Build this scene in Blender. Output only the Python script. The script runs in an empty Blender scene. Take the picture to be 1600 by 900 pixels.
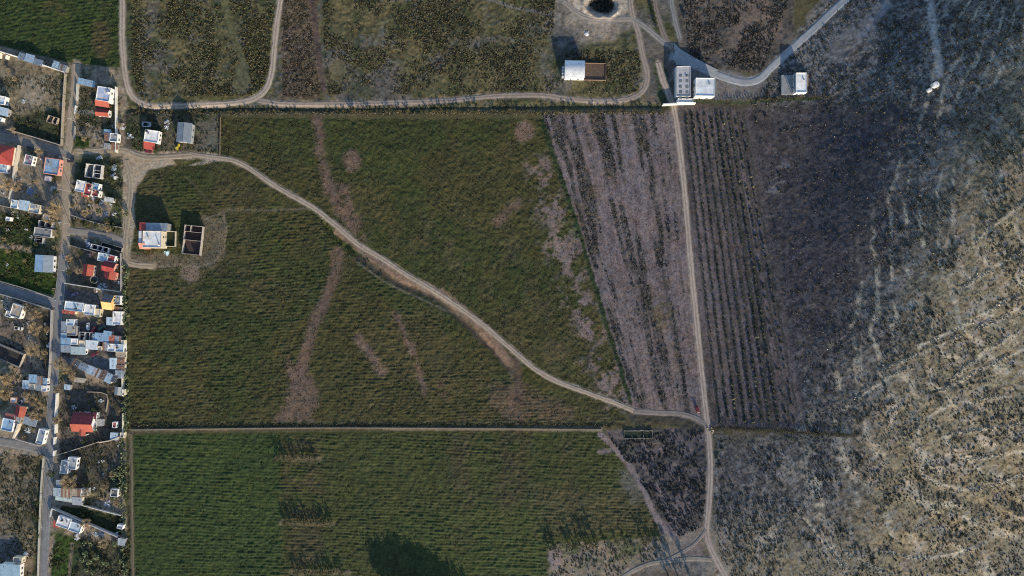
import bpy, math, random
import numpy as np
R = math.radians
random.seed(7); rng = np.random.default_rng(11)
SC = bpy.context.scene
COL = SC.collection

# ------------------------------------------------------------------ camera, sky, sun, exposure
S = 0.36            # metres per photograph pixel on the flat ground
H = 384.0           # camera height above the fields
cam_d = bpy.data.cameras.new('camera'); cam = bpy.data.objects.new('camera', cam_d); COL.objects.link(cam)
cam_d.sensor_width = 36.0; cam_d.lens = 24.0; cam_d.clip_start = 1.0; cam_d.clip_end = 20000.0
cam.location = (0, 0, H); cam.rotation_euler = (0, 0, 0); SC.camera = cam

SUN_ELEV = 16.5
SHX, SHY = -0.36, 0.933                        # direction in which shadows fall on the map
world = bpy.data.worlds.new('World'); SC.world = world; world.use_nodes = True
nt = world.node_tree; bg = nt.nodes['Background']
sky = nt.nodes.new('ShaderNodeTexSky'); sky.sky_type = 'NISHITA'; sky.sun_disc = False
sky.sun_elevation = R(SUN_ELEV); sky.altitude = 1800; sky.air_density = 1.0; sky.dust_density = 1.0; sky.ozone_density = 1.2
sky.sun_rotation = math.atan2(-SHX, -SHY)
nt.links.new(sky.outputs[0], bg.inputs[0]); bg.inputs[1].default_value = 0.13
sun_d = bpy.data.lights.new('sun', 'SUN'); sun = bpy.data.objects.new('sun', sun_d); COL.objects.link(sun)
sun_d.energy = 3.7; sun_d.angle = R(0.5); sun_d.color = (1.0, 0.83, 0.58)
ce = math.cos(R(SUN_ELEV))
from mathutils import Vector
sdir = Vector((SHX*ce, SHY*ce, -math.sin(R(SUN_ELEV))))
sun.rotation_euler = sdir.to_track_quat('-Z', 'Y').to_euler(); sun.location = (100, -300, 200)
SC.view_settings.view_transform = 'Standard'; SC.view_settings.look = 'None'
SC.view_settings.gamma = 1.0; SC.view_settings.use_curve_mapping = False
SC.view_settings.exposure = 1.0
SC.cycles.use_denoising = False; SC.cycles.filter_width = 1.1; SC.cycles.max_bounces = 4; SC.cycles.diffuse_bounces = 2

# ------------------------------------------------------------------ noise and terrain
def vnoise(x, y, seed=0):
    xi = np.floor(x).astype(np.int64); yi = np.floor(y).astype(np.int64)
    fx = x-xi; fy = y-yi; fx = fx*fx*(3-2*fx); fy = fy*fy*(3-2*fy)
    def h(a, b):
        n = (a*374761393 + b*668265263 + seed*974634777) & 0xFFFFFFFF
        n = ((n ^ (n >> 13))*1274126177) & 0xFFFFFFFF
        return ((n ^ (n >> 16)) & 0xFFFF)/32767.5 - 1.0
    a = h(xi, yi); b = h(xi+1, yi); c = h(xi, yi+1); d = h(xi+1, yi+1)
    return (a+(b-a)*fx)*(1-fy) + (c+(d-c)*fx)*fy
def fbm(x, y, sc, oct=3, seed=0):
    r = 0; a = 1.0; t = 0
    for i in range(oct):
        r = r+a*vnoise(x/sc+i*17.3, y/sc-i*9.1, seed+i); t += a; a *= 0.55; sc *= 0.47
    return r/t
def sst(e0, e1, x):
    t = np.clip((x-e0)/(e1-e0), 0, 1); return t*t*(3-2*t)
def seg_dist(px, py, pts):
    d = np.full(np.shape(px), 1e9)
    for (ax, ay), (bx, by) in zip(pts[:-1], pts[1:]):
        vx, vy = bx-ax, by-ay; L = vx*vx+vy*vy+1e-9
        t = np.clip(((px-ax)*vx+(py-ay)*vy)/L, 0, 1)
        d = np.minimum(d, np.hypot(px-ax-t*vx, py-ay-t*vy))
    return d
def poly_sd(px, py, pts):
    """signed distance, positive inside"""
    d = seg_dist(px, py, list(pts)+[pts[0]])
    ins = np.zeros(np.shape(px), bool); n = len(pts)
    for i in range(n):
        ax, ay = pts[i]; bx, by = pts[(i+1) % n]
        if ay == by: continue
        c = ((ay > py) != (by > py)) & (px < (bx-ax)*(py-ay)/(by-ay)+ax)
        ins ^= c
    return np.where(ins, d, -d)
GULLY = [(508,352),(530,378),(560,402),(620,442),(680,466),(722,500),(770,545),(800,580),(806,620)]
DITCH = [(200,172),(400,170),(560,171),(760,168),(900,166),(1040,166)]
FLANK = [(1560,-900),(1470,-100),(1400,120),(1350,300),(1285,500),(1225,680),(1190,800),(1160,1000),(1150,1800)]
def zb(x, y):
    x = np.asarray(x, float); y = np.asarray(y, float)
    mu = x/S+800; mv = 450-y/S
    wx = fbm(x, y, 70, 2, 5)*28; wy = fbm(x, y, 70, 2, 9)*28
    q = np.array(FLANK, float); sd = (mu+wx)-np.interp(mv+wy, q[:, 1], q[:, 0])
    sd = sd*(.9-.15*sst(600, 800, mv+wy))
    z = (12+10*sst(640, 260, mv+wy))*sst(-170, 165, sd)+.035*np.clip(sd-60, 0, 420)*S
    dv = mv+wy*.6-615; z = z+11*np.exp(-((mu+wx*.6-1680)/240)**2-(dv/np.where(dv > 0, 165, 420))**2)+.065*(np.clip(y, -260, 220)+70)*sst(-60, 200, sd)
    far = np.clip((np.hypot(x, y)-500)/3000, 0, 1); z = z*(1-far*0.5)
    k = sst(3, 14, z)
    ks = k*sst(40, 170, sd)*sst(-.1, .4, fbm(x, y, 20, 2, 23))*(.3+.7*sst(150, 420, mv))
    z = z+ks*0.5*np.sin(2*np.pi*(z+.7*fbm(x, y, 12, 2, 21))/2.3)+k*fbm(x, y, 11, 3, 31)*0.42
    z = z+0.25*fbm(x, y, 60, 2, 3)
    g = seg_dist(mu, mv, GULLY)
    z = z-(.65+.3*fbm(x, y, 25, 2, 37))*np.exp(-(g/4.8)**2)
    z = z-0.9*np.exp(-(seg_dist(mu, mv, DITCH)/4.5)**2)
    e = np.hypot((mu-940)/25, (mv-6)/20)*(1+.22*fbm(x, y, 7, 2, 39)); z = z-2.8*(1-sst(0.45, 1.05, e))+0.9*np.exp(-((e-1.12)/0.14)**2)
    return z
def P(u, v, z=0.0): return (u-800)*S*(H-z)/H, (450-v)*S*(H-z)/H
def G(u, v):
    """seen pixel -> ground point"""
    u = np.asarray(u, float); v = np.asarray(v, float); z = np.zeros(u.shape)
    for _ in range(7):
        x, y = P(u, v, z); z = zb(x, y)
    return x, y, z

# ------------------------------------------------------------------ materials
def mat(name, rough=0.85, metal=0.0, dirt=0.25, scale=0.6, bump=0.0, bscale=3.0, wave=None, fixed=None, spec=0.3):
    m = bpy.data.materials.new(name); m.use_nodes = True; t = m.node_tree; b = t.nodes['Principled BSDF']
    b.inputs['Roughness'].default_value = rough; b.inputs['Metallic'].default_value = metal
    b.inputs['Specular IOR Level'].default_value = spec
    tc = t.nodes.new('ShaderNodeTexCoord')
    if fixed is None:
        at = t.nodes.new('ShaderNodeAttribute'); at.attribute_name = 'albedo'; src = at.outputs['Color']
    else:
        rgb = t.nodes.new('ShaderNodeRGB'); rgb.outputs[0].default_value = (*fixed, 1); src = rgb.outputs[0]
    n = t.nodes.new('ShaderNodeTexNoise'); n.inputs['Scale'].default_value = scale; n.inputs['Detail'].default_value = 6
    n.inputs['Roughness'].default_value = 0.65
    t.links.new(tc.outputs['Object'], n.inputs['Vector'])
    mr = t.nodes.new('ShaderNodeMapRange'); mr.inputs[1].default_value = 0.3; mr.inputs[2].default_value = 0.7
    mr.inputs[3].default_value = 1-dirt; mr.inputs[4].default_value = 1+dirt*0.6
    t.links.new(n.outputs['Fac'], mr.inputs[0])
    mx = t.nodes.new('ShaderNodeMix'); mx.data_type = 'RGBA'; mx.blend_type = 'MULTIPLY'; mx.inputs[0].default_value = 1
    t.links.new(src, mx.inputs[6]); t.links.new(mr.outputs[0], mx.inputs[7])
    t.links.new(mx.outputs[2], b.inputs['Base Color'])
    hgt = None
    if wave:
        w = t.nodes.new('ShaderNodeTexWave'); w.wave_type = 'BANDS'; w.bands_direction = wave; w.inputs['Scale'].default_value = 1.3
        t.links.new(tc.outputs['Object'], w.inputs['Vector']); hgt = w.outputs['Fac']
        bp = t.nodes.new('ShaderNodeBump'); bp.inputs['Strength'].default_value = 0.5; bp.inputs['Distance'].default_value = 0.05
        t.links.new(hgt, bp.inputs['Height']); t.links.new(bp.outputs[0], b.inputs['Normal'])
    elif bump:
        n2 = t.nodes.new('ShaderNodeTexNoise'); n2.inputs['Scale'].default_value = bscale; n2.inputs['Detail'].default_value = 5
        t.links.new(tc.outputs['Object'], n2.inputs['Vector'])
        bp = t.nodes.new('ShaderNodeBump'); bp.inputs['Strength'].default_value = 1.0; bp.inputs['Distance'].default_value = bump
        t.links.new(n2.outputs['Fac'], bp.inputs['Height']); t.links.new(bp.outputs[0], b.inputs['Normal'])
    return m
M_SOIL = mat('soil', 0.95, 0, 0.35, 0.9, bump=0.12, bscale=1.6, spec=0.1)
M_CROP = mat('crop_leaves', 0.8, 0, 0.32, 1.1, bump=0.25, bscale=1.4, spec=0.15)
M_TRACK = mat('packed_dirt', 0.95, 0, 0.22, 0.5, bump=0.05, bscale=1.2, spec=0.1)
M_ROAD = mat('worn_concrete', 0.85, 0, 0.2, 0.35, spec=0.2)
M_WALL = mat('painted_plaster', 0.85, 0, 0.18, 0.8)
M_BLOCK = mat('concrete_block', 0.92, 0, 0.3, 1.2, bump=0.02, bscale=4)
M_DECK = mat('roof_deck', 0.8, 0, 0.3, 0.45)
M_SHEET = mat('sheet_metal', 0.45, 0.25, 0.28, 0.5, wave='X', spec=0.5)
M_TILE = mat('roof_tile', 0.75, 0, 0.25, 0.7, wave='X')
M_LEAF = mat('leaves', 0.7, 0, 0.3, 1.5, spec=0.2)
M_BARK = mat('bark', 0.95, 0, 0.3, 2.0, fixed=(0.12, 0.09, 0.065))
M_GLASS = mat('window_glass', 0.1, 0, 0.1, 1.0, fixed=(0.02, 0.025, 0.03), spec=0.6)
M_RUB = mat('tyre_rubber', 0.85, 0, 0.15, 3.0, fixed=(0.02, 0.02, 0.02))
M_METAL = mat('painted_metal', 0.4, 0.2, 0.15, 2.0)
M_WOOD = mat('weathered_wood', 0.9, 0, 0.3, 1.5, fixed=(0.2, 0.15, 0.1))
M_CAR = mat('car_paint', 0.3, 0.0, 0.08, 1.0, spec=0.5)

# ------------------------------------------------------------------ mesh helpers
def mk(name, V, F, m, parent=None, col=(0.5, 0.5, 0.5), fcol=None, smooth=False, loc=None, kind=None):
    me = bpy.data.meshes.new(name); me.from_pydata([tuple(p) for p in V], [], [tuple(f) for f in F]); me.update()
    n = len(me.vertices)
    if fcol is not None:
        a = me.color_attributes.new('albedo', 'FLOAT_COLOR', 'CORNER'); arr = []
        for p in me.polygons: arr += list((*fcol[p.index], 1.0))*p.loop_total
        a.data.foreach_set('color', arr)
    else:
        a = me.color_attributes.new('albedo', 'FLOAT_COLOR', 'POINT'); a.data.foreach_set('color', [*col, 1.0]*n)
    me.materials.append(m)
    if smooth: me.polygons.foreach_set('use_smooth', [True]*len(me.polygons))
    o = bpy.data.objects.new(name, me); COL.objects.link(o)
    if parent: o.parent = parent
    if loc: o.location = loc
    if kind: o['kind'] = kind
    return o
def big(name, V, Q, m, colr, kind, smooth=True):
    """large numpy mesh; Q is (n,3) or (n,4)"""
    used, inv = np.unique(Q, return_inverse=True); Q2 = inv.reshape(Q.shape)
    V2 = V[used]; C2 = colr[used]
    me = bpy.data.meshes.new(name); me.vertices.add(len(V2)); me.vertices.foreach_set('co', V2.astype(np.float32).ravel())
    k = Q2.shape[1]; nf = len(Q2)
    me.loops.add(nf*k); me.loops.foreach_set('vertex_index', Q2.astype(np.int32).ravel())
    me.polygons.add(nf); me.polygons.foreach_set('loop_start', np.arange(0, nf*k, k, dtype=np.int32))
    me.polygons.foreach_set('use_smooth', np.full(nf, smooth))
    me.update(calc_edges=True)
    a = me.color_attributes.new('albedo', 'FLOAT_COLOR', 'POINT')
    a.data.foreach_set('color', np.concatenate([C2, np.ones((len(C2), 1))], 1).astype(np.float32).ravel())
    me.materials.append(m); o = bpy.data.objects.new(name, me); COL.objects.link(o)
    if kind: o['kind'] = kind
    return o
class MB:
    def __init__(s): s.V = []; s.F = []; s.C = []
    def hexa(s, b, t, c=(0.5, 0.5, 0.5)):
        """b, t: four corners each, counter-clockwise seen from above"""
        n = len(s.V); s.V += list(b)+list(t)
        s.F += [(n+3, n+2, n+1, n), (n+4, n+5, n+6, n+7)]+[(n+i, n+(i+1) % 4, n+4+(i+1) % 4, n+4+i) for i in range(4)]
        s.C += [c]*6
    def box(s, x0, x1, y0, y1, z0, z1, c=(0.5, 0.5, 0.5)):
        q = [(x0, y0), (x1, y0), (x1, y1), (x0, y1)]
        s.hexa([(*p, z0) for p in q], [(*p, z1) for p in q], c)
    def prism(s, prof, p0, p1, c=(0.5, 0.5, 0.5)):
        """profile rings at two ends: lists of 3D points"""
        n = len(s.V); k = len(p0); s.V += list(p0)+list(p1)
        s.F += [tuple(range(n+k-1, n-1, -1)), tuple(range(n+k, n+2*k))]
        s.F += [(n+i, n+(i+1) % k, n+k+(i+1) % k, n+k+i) for i in range(k)]
        s.C += [c]*(k+2)
    def rings(s, rs, c=(0.5, 0.5, 0.5), cap=True):
        n = len(s.V); k = len(rs[0])
        for r in rs: s.V += list(r)
        for j in range(len(rs)-1):
            for i in range(k):
                s.F.append((n+j*k+i, n+j*k+(i+1) % k, n+(j+1)*k+(i+1) % k, n+(j+1)*k+i)); s.C.append(c)
        if cap:
            s.F.append(tuple(range(n+k-1, n-1, -1))); s.C.append(c)
            m = n+(len(rs)-1)*k; s.F.append(tuple(range(m, m+k))); s.C.append(c)
    def cyl(s, x, y, z0, z1, r0, r1=None, k=12, c=(0.5, 0.5, 0.5)):
        r1 = r0 if r1 is None else r1
        f = lambda r, z: [(x+r*math.cos(2*math.pi*i/k), y+r*math.sin(2*math.pi*i/k), z) for i in range(k)]
        s.rings([f(r0, z0), f(r1, z1)], c)
    def tube(s, pts, rad, k=6, c=(0.5, 0.5, 0.5)):
        rs = []
        for i, p in enumerate(pts):
            p = Vector(p); d = (Vector(pts[min(i+1, len(pts)-1)])-Vector(pts[max(i-1, 0)])).normalized()
            a = d.orthogonal().normalized(); b = d.cross(a)
            rs.append([tuple(p+(a*math.cos(2*math.pi*j/k)+b*math.sin(2*math.pi*j/k))*rad[i]) for j in range(k)])
        s.rings(rs, c)
    def build(s, name, m, parent=None, smooth=False, **kw): return mk(name, s.V, s.F, m, parent, fcol=s.C, smooth=smooth, **kw)
def tag(o, label, cat, group=None):
    o['label'] = label; o['category'] = cat
    if group: o['group'] = group
    return o
def empty(name, x, y, z, rot=0.0):
    o = bpy.data.objects.new(name, None); COL.objects.link(o); o.location = (x, y, z); o.rotation_euler = (0, 0, R(-rot))
    o.empty_display_size = 0.5; return o
def dup(root, loc, rotz=0.0, sc=1.0, label=None, group=None):
    r = root.copy(); COL.objects.link(r); r.location = loc; r.rotation_euler = (0, 0, rotz)
    r.scale = (sc, sc, sc) if not isinstance(sc, tuple) else sc
    if label: r['label'] = label
    if group: r['group'] = group
    for ch in root.children:
        c = ch.copy(); COL.objects.link(c); c.parent = r
        for g in ch.children:
            d = g.copy(); COL.objects.link(d); d.parent = c
    return r

# ------------------------------------------------------------------ the land: one grid, coloured by its cover, with some sun and shade painted in
def axis(lo, hi, st):
    a = list(np.arange(lo, hi+1e-6, st)); step = st
    up = []; x = a[-1]
    while x < 5000: step *= 1.35; x += step; up.append(x)
    step = st; dn = []; x = a[0]
    while x > -5000: step *= 1.35; x -= step; dn.append(x)
    return np.array(dn[::-1]+a+up)
GX = axis(-306, 330, 0.5); GY = axis(-180, 180, 0.5)
X, Y = np.meshgrid(GX, GY); nx, ny = len(GX), len(GY)
X = X.ravel(); Y = Y.ravel(); Z = zb(X, Y)
U = 800+X/S*H/np.maximum(H-Z, 50); V = 450-Y/S*H/np.maximum(H-Z, 50)
N1 = fbm(X, Y, 2.6, 2, 41); N2 = fbm(X, Y, 9, 3, 51); N3 = fbm(X, Y, 34, 3, 61); FN = vnoise(X/0.8, Y/0.8, 71)
NV = len(X)
colr = np.zeros((NV, 3)); amp = np.zeros(NV); rows = np.zeros(NV)
var = np.full(NV, 0.3)
def c3(*a): return np.array(a, float)
SOIL = c3(.135, .112, .098); PURP = c3(.158, .130, .130); PALE = c3(.26, .225, .185); TRK = c3(.30, .255, .21)
OLIVE = c3(.054, .053, .021); GREEN = c3(.042, .060, .018); DKGRN = c3(.022, .034, .014); YELL = c3(.12, .11, .03)
WEED = c3(.085, .078, .042); GREY = c3(.115, .108, .098); BRN = c3(.10, .074, .055); SCRUB = c3(.05, .05, .047)
HDK = c3(.092, .090, .088); HLT = c3(.198, .170, .116); ROCK = c3(.36, .32, .25); BLUEG = c3(.17, .18, .19); TAN = c3(.2, .165, .12)  # HDK and HLT: hill ground in its shaded and its sunlit tone
colr[:] = WEED
def put(idx, a, c, am=None, va=None):
    a = a[:, None]; colr[idx] = colr[idx]*(1-a)+c*a
    if am is not None: amp[idx] = amp[idx]*(1-a[:, 0])+am*a[:, 0]
    if va is not None: var[idx] = var[idx]*(1-a[:, 0])+va*a[:, 0]
def sub(pts, pad):
    p = np.array(pts, float); return np.nonzero((U > p[:, 0].min()-pad) & (U < p[:, 0].max()+pad) & (V > p[:, 1].min()-pad) & (V < p[:, 1].max()+pad))[0]
def wuv(i, w): return U[i]+w*(N2[i]*.9+N1[i]*.8+FN[i]*.35), V[i]+w*(fbm(X[i], Y[i], 8, 2, 88)*.9-N1[i]*.7+FN[i]*.3)
def brk(i, br, seed):
    if br is None: return 1.0
    sc, thr, soft = br; return sst(thr-soft*.6, thr+soft*.6, fbm(X[i], Y[i], sc, 4, seed)+.22*N1[i]+.12*FN[i])
_sd = [100]
def poly(pts, c, feather=3, warp=2, am=None, alpha=1.0, va=None, br=None):
    _sd[0] += 7
    i = sub(pts, feather+warp*2+2); u, v = wuv(i, warp)
    put(i, alpha*sst(-feather/2, feather/2, poly_sd(u, v, pts))*brk(i, br, _sd[0]), c, am, va)
def line(pts, w, c, feather=2, warp=1, am=None, alpha=1.0, va=None, br=None):
    _sd[0] += 7
    i = sub(pts, w+feather+warp*2+2); u, v = wuv(i, warp)
    put(i, alpha*(1-sst(w/2-feather/2, w/2+feather/2, seg_dist(u, v, pts)))*brk(i, br, _sd[0]), c, am, va)
def ell(u0, v0, a, b, c, ang=0, **k):
    q = [(u0+a*math.cos(t)*math.cos(R(ang))-b*math.sin(t)*math.sin(R(ang)), v0+a*math.cos(t)*math.sin(R(ang))+b*math.sin(t)*math.cos(R(ang))) for t in np.linspace(0, 2*math.pi, 17)[:-1]]
    poly(q, c, **k)
B = 2500
# scrub fields of the north
poly([(188,-B),(1020,-B),(1060,170),(188,172)], WEED*1.15, 3, 1, am=.4, va=.5)
poly([(188,-B),(1020,-B),(1060,170),(188,172)], GREY, 3, 1, am=.2, alpha=.85, br=(14, .15, .25))
poly([(188,-B),(1020,-B),(1060,170),(188,172)], DKGRN*1.3, 3, 1, alpha=.6, br=(8, .25, .3))
poly([(440,-B),(486,-B),(500,155),(440,155)], BRN*.95, 4, 2, am=.5, alpha=.7)
poly([(868,-B),(990,-B),(995,40),(960,60),(872,75),(858,40)], PALE*.9, 14, 6, am=.1, alpha=.85, br=(10, -.3, .35))
ell(938, 2, 44, 36, PALE*1.35, feather=14, warp=5, am=.05)
ell(940, 7, 21, 15, c3(.05,.047,.04), feather=6, warp=4, am=.4, va=.6)
poly([(860,40),(905,40),(905,95),(862,95)], c3(.06,.065,.07), 16, 6, alpha=.7)  # cast shadow of the arched warehouse, painted dark on the scrub
line([(760,-2),(800,10),(870,26)], 5, GREY*1.3, 3, 1.5, am=.1)
line([(346,-20),(352,10),(366,60),(380,98)], 10, c3(.10,.098,.05), 3, 1, am=.08)
ell(378, 120, 14, 24, c3(.10,.096,.055), 15, feather=4, warp=1, am=.08)
ell(528, 110, 14, 17, c3(.125,.11,.065), feather=3, warp=1, am=.06)
line([(484,-20),(490,20),(497,80),(506,140)], 8, c3(.085,.062,.055), 3, 1, am=.05)
line([(432,20),(420,130)], 14, DKGRN*1.6, 8, 3, am=.5, alpha=.6)
line([(206,0),(206,90),(215,140)], 10, DKGRN*1.8, 6, 2, am=.5, alpha=.5)
line([(225,158),(300,154),(400,150)], 9, c3(.12,.11,.045), 4, 1.5, am=.3, alpha=.7)
poly([(235,0),(250,0),(225,110),(215,60)], GREY, 8, 4, alpha=.6)
# crop of the far north-west
NWF = [(-B,-B),(186,-B),(187,104),(150,108),(106,98),(0,72),(-B,-400)]
poly(NWF, c3(.034,.052,.016), 3, 1, am=.5, va=.35); poly(NWF, c3(.07,.062,.028), 3, 1, alpha=.55, br=(20, .3, .3))
ell(160, 62, 14, 30, c3(.075,.055,.03), feather=16, warp=4, alpha=.7)
# village ground
VIL = [(-B,70),(0,72),(106,98),(187,106),(200,165),(204,900),(204,B),(-B,B)]
poly(VIL, c3(.26,.212,.158), 3, 1, am=.12, va=.5)
poly(VIL, DKGRN*1.7, 3, 1, am=.45, alpha=.75, br=(11, .08, .25)); poly(VIL, TAN*1.25, 3, 1, am=.05, alpha=.7, br=(14, .15, .25))
poly([(0,86),(104,118),(98,226),(14,202),(-10,150)], c3(.18,.15,.10), 5, 3, am=.2)
poly([(28,125),(80,118),(75,150),(60,165),(35,160)], TAN*1.4, 12, 5, am=.04, alpha=.9)
poly([(24,180),(96,170),(98,226),(22,205)], c3(.03,.04,.02), 6, 3, am=.4, alpha=.9)
poly([(0,200),(100,228),(100,250),(0,215)], c3(.13,.125,.12), 4, 2, am=.03, alpha=.8)
poly([(124,135),(184,132),(184,205),(122,200)], c3(.045,.05,.026), 6, 2, am=.35, alpha=.75)
poly([(122,172),(148,172),(148,178),(122,178)], c3(.2,.19,.16), 1, .3, am=.02)
poly([(118,212),(140,216),(140,232),(122,238),(117,230)], c3(.025,.05,.015), 3, 1, am=.35)
poly([(140,195),(165,200),(175,240),(150,240)], TAN*1.3, 5, 2, am=.05)
poly([(118,250),(190,245),(190,340),(150,290),(118,285)], c3(.035,.048,.022), 6, 3, am=.4, alpha=.8)
poly([(112,340),(192,350),(192,372),(112,356)], c3(.05,.055,.03), 5, 2, am=.4, alpha=.6)
poly([(112,300),(150,305),(145,328),(115,330)], TAN*1.25, 6, 3, am=.04)
poly([(30,255),(75,255),(95,330),(70,345),(30,300)], TAN*1.15, 8, 4, am=.04)
poly([(0,330),(60,340),(62,388),(0,380)], c3(.032,.045,.018), 6, 3, am=.5)
poly([(-40,380),(50,396),(92,432),(86,462),(-40,436)], c3(.034,.056,.014), 4, 2, am=.55, va=.4)
poly([(0,480),(82,482),(80,600),(0,560)], SOIL*.9, 6, 3, am=.15, alpha=.8)
poly([(35,500),(52,505),(70,590),(45,560)], TAN*1.3, 8, 4, am=.04, alpha=.9)
poly([(58,485),(82,485),(80,580),(66,575)], c3(.045,.045,.03), 6, 3, am=.4, alpha=.7)
poly([(0,534),(33,547),(24,570),(0,562)], c3(.05,.035,.03), 2, .5, am=.04)
poly([(110,372),(190,395),(190,455),(108,440)], c3(.045,.045,.035), 6, 3, am=.3, alpha=.7)
poly([(100,446),(162,456),(160,475),(100,468)], c3(.12,.11,.10), 4, 2, am=.04)
poly([(98,556),(180,560),(180,592),(140,580),(98,565)], c3(.135,.14,.15), 4, 2, am=.03)
poly([(95,500),(195,500),(195,556),(95,556)], c3(.085,.08,.08), 6, 2, am=.05)
poly([(94,600),(190,600),(190,690),(94,715)], c3(.07,.06,.055), 8, 3, am=.2, alpha=.8)
poly([(95,712),(192,690),(196,770),(95,765)], c3(.075,.066,.05), 8, 3, am=.3, alpha=.8)
poly([(96,788),(190,806),(190,838),(90,800)], c3(.026,.034,.016), 4, 2, am=.4)
poly([(88,834),(130,842),(115,905),(78,905)], c3(.033,.058,.016), 5, 2, am=.45)
poly([(120,840),(200,850),(205,905),(112,905)], c3(.035,.042,.022), 8, 4, am=.5, alpha=.8)
line([(113,850),(108,905)], 5, TAN*.7, 3, 1, am=.05)
poly([(-B,700),(68,712),(60,B),(-B,B)], c3(.185,.150,.100), 4, 2, am=.3, va=.5)
poly([(-B,700),(68,712),(60,B),(-B,B)], c3(.06,.058,.034), 4, 2, am=.4, alpha=.7, br=(9, .1, .3))
ell(8, 858, 26, 22, c3(.12,.115,.115), feather=14, warp=5, am=.04)
line([(0,806),(25,797),(52,790)], 4, TAN*1.0, 4, 1.5, am=.05)
line([(66,725),(62,800),(58,905)], 12, DKGRN*1.4, 8, 2, am=.45, alpha=.8)
line([(200,180),(200,260)], 12, SOIL, 6, 2, am=.15); line([(197,410),(200,660),(203,905)], 9, c3(.05,.055,.025), 5, 2, am=.5)
line([(205,680),(206,800),(208,910)], 7, SOIL*.9, 3, 1, am=.05)
# fields of the middle
MID = [(203,300),(208,285),(235,262),(345,248),(345,183),(480,186),(850,186),(985,642),(975,664),(204,668)]
poly(MID, OLIVE, 4, 1, am=.45, va=.32)
poly(MID, c3(.036,.050,.016), 4, 1, alpha=.7, br=(30, .05, .35)); poly(MID, c3(.072,.062,.03), 4, 1, alpha=.55, br=(26, .25, .3))
poly([(200,410),(420,410),(430,470),(200,480)], c3(.075,.062,.035), 26, 6, alpha=.55, br=(12, -.05, .35))
poly([(196,172),(345,180),(345,245),(196,240)], c3(.10,.088,.06), 4, 3, am=.3); poly([(196,172),(345,180),(345,245),(196,240)], DKGRN*1.5, 4, 3, alpha=.8, am=.45, br=(8, .05, .25))
poly([(305,190),(342,188),(340,236),(308,236)], c3(.13,.12,.10), 8, 4, am=.2, alpha=.8)
poly([(193,236),(330,238),(352,248),(305,258),(262,258),(232,266),(212,296),(210,352),(200,420),(192,410)], c3(.34,.275,.20), 4, 2, am=.03)
poly([(270,250),(300,240),(318,250),(280,262)], OLIVE*1.3, 3, 2, am=.4)
poly([(200,396),(330,398),(352,360),(350,400),(330,418),(215,418)], c3(.13,.11,.08), 8, 4, am=.06, alpha=.75)
poly([(315,338),(350,340),(352,400),(318,400)], c3(.13,.11,.075), 10, 3, am=.05, alpha=.8)
ell(298, 427, 16, 14, c3(.155,.125,.095), feather=7, warp=3, am=.04)
line([(345,330),(420,328),(490,326)], 5, c3(.055,.06,.03), 3, 1, am=.05, alpha=.8)
line([(290,275),(340,330)], 3, c3(.09,.078,.05), 2, 1, am=.1, alpha=.8)
PS = c3(.135,.092,.070)
line([(495,186),(500,230),(512,290),(530,330)], 14, PS, 12, 5, am=.12, alpha=.9, br=(9, -.35, .3))
poly([(512,285),(545,290),(565,345),(575,380),(525,345)], PS*1.05, 14, 6, am=.12, alpha=.9, br=(9, -.3, .35))
line([(530,395),(520,440),(492,500),(478,555),(462,600)], 17, PS, 10, 4, am=.1, alpha=.9, br=(9, -.45, .3))
poly([(445,560),(490,590),(500,660),(425,664),(450,610)], PS*1.02, 16, 8, am=.12, alpha=.85, br=(10, -.3, .4))
line([(562,528),(576,555),(598,582)], 14, PS*1.25, 11, 4, am=.08, alpha=.85)
line([(617,492),(640,535),(655,575),(662,612)], 9, PS*1.05, 8, 4, am=.1, alpha=.9, br=(7, -.3, .35))
line([(778,345),(808,318)], 15, PS, 12, 5, am=.1, alpha=.8, br=(8, -.3, .4))
ell(820, 205, 16, 16, PS*1.25, feather=10, warp=4, am=.08); ell(550, 252, 14, 17, PS*1.05, feather=10, warp=4, am=.1, alpha=.85)
poly([(690,585),(800,600),(900,640),(980,662),(690,662)], c3(.10,.072,.05), 22, 8, am=.25, alpha=.75, br=(14, -.1, .4))
line([(808,560),(806,650)], 16, PS*.95, 14, 5, am=.1, alpha=.7)
line([(700,350),(900,560)], 90, c3(.085,.07,.042), 60, 12, alpha=.5, br=(12, .1, .35))
line([(850,270),(880,380),(910,470),(945,570),(965,625)], 46, c3(.165,.128,.120), 34, 12, am=.15, alpha=.95, br=(6, -.05, .3))
# strips east of it
STR = [(848,178),(1050,174),(1070,330),(1086,500),(1098,652),(985,642)]
poly(STR, PURP*.95, 5, 2, am=.12, va=.35)
def fan(i): 
    l = 848+(V[i]-178)*0.30; r = 1052+(V[i]-165)*0.097; return (U[i]-l)/np.maximum(r-l, 20)
i = sub(STR, 4); f = fan(i); a = sst(-2, 2, poly_sd(U[i], V[i], STR))
st = (.38*np.cos(2*np.pi*(f*13+.45*N3[i]))*sst(-.4, .4, N3[i]+.5*N2[i])-.35*np.cos(2*np.pi*f*3.2+1.5*N3[i]))+0.45*vnoise(f*15+N1[i]*.2, V[i]/110, 301)+0.55*vnoise(f*30+N1[i]*.25, V[i]/50, 302)+.55*N2[i]
put(i, a*.85*sst(.08, .45, st), SCRUB*1.05, .5); put(i, a*.6*sst(.35, .7, N3[i]+.4*N2[i]), c3(.07,.058,.035), .5)
put(i, a*.5*sst(.1, .6, -st), PURP*1.2, .05)
gs = vnoise(f*150+N1[i]*.8, V[i]/9, 305)*.6+.5*vnoise(f*60+N1[i]*.5, V[i]/22, 306); put(i, a*.55*sst(.0, .6, gs), c3(.085,.072,.072), .2); put(i, a*.4*sst(.1, .6, -gs), c3(.21,.178,.175), .05)
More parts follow.
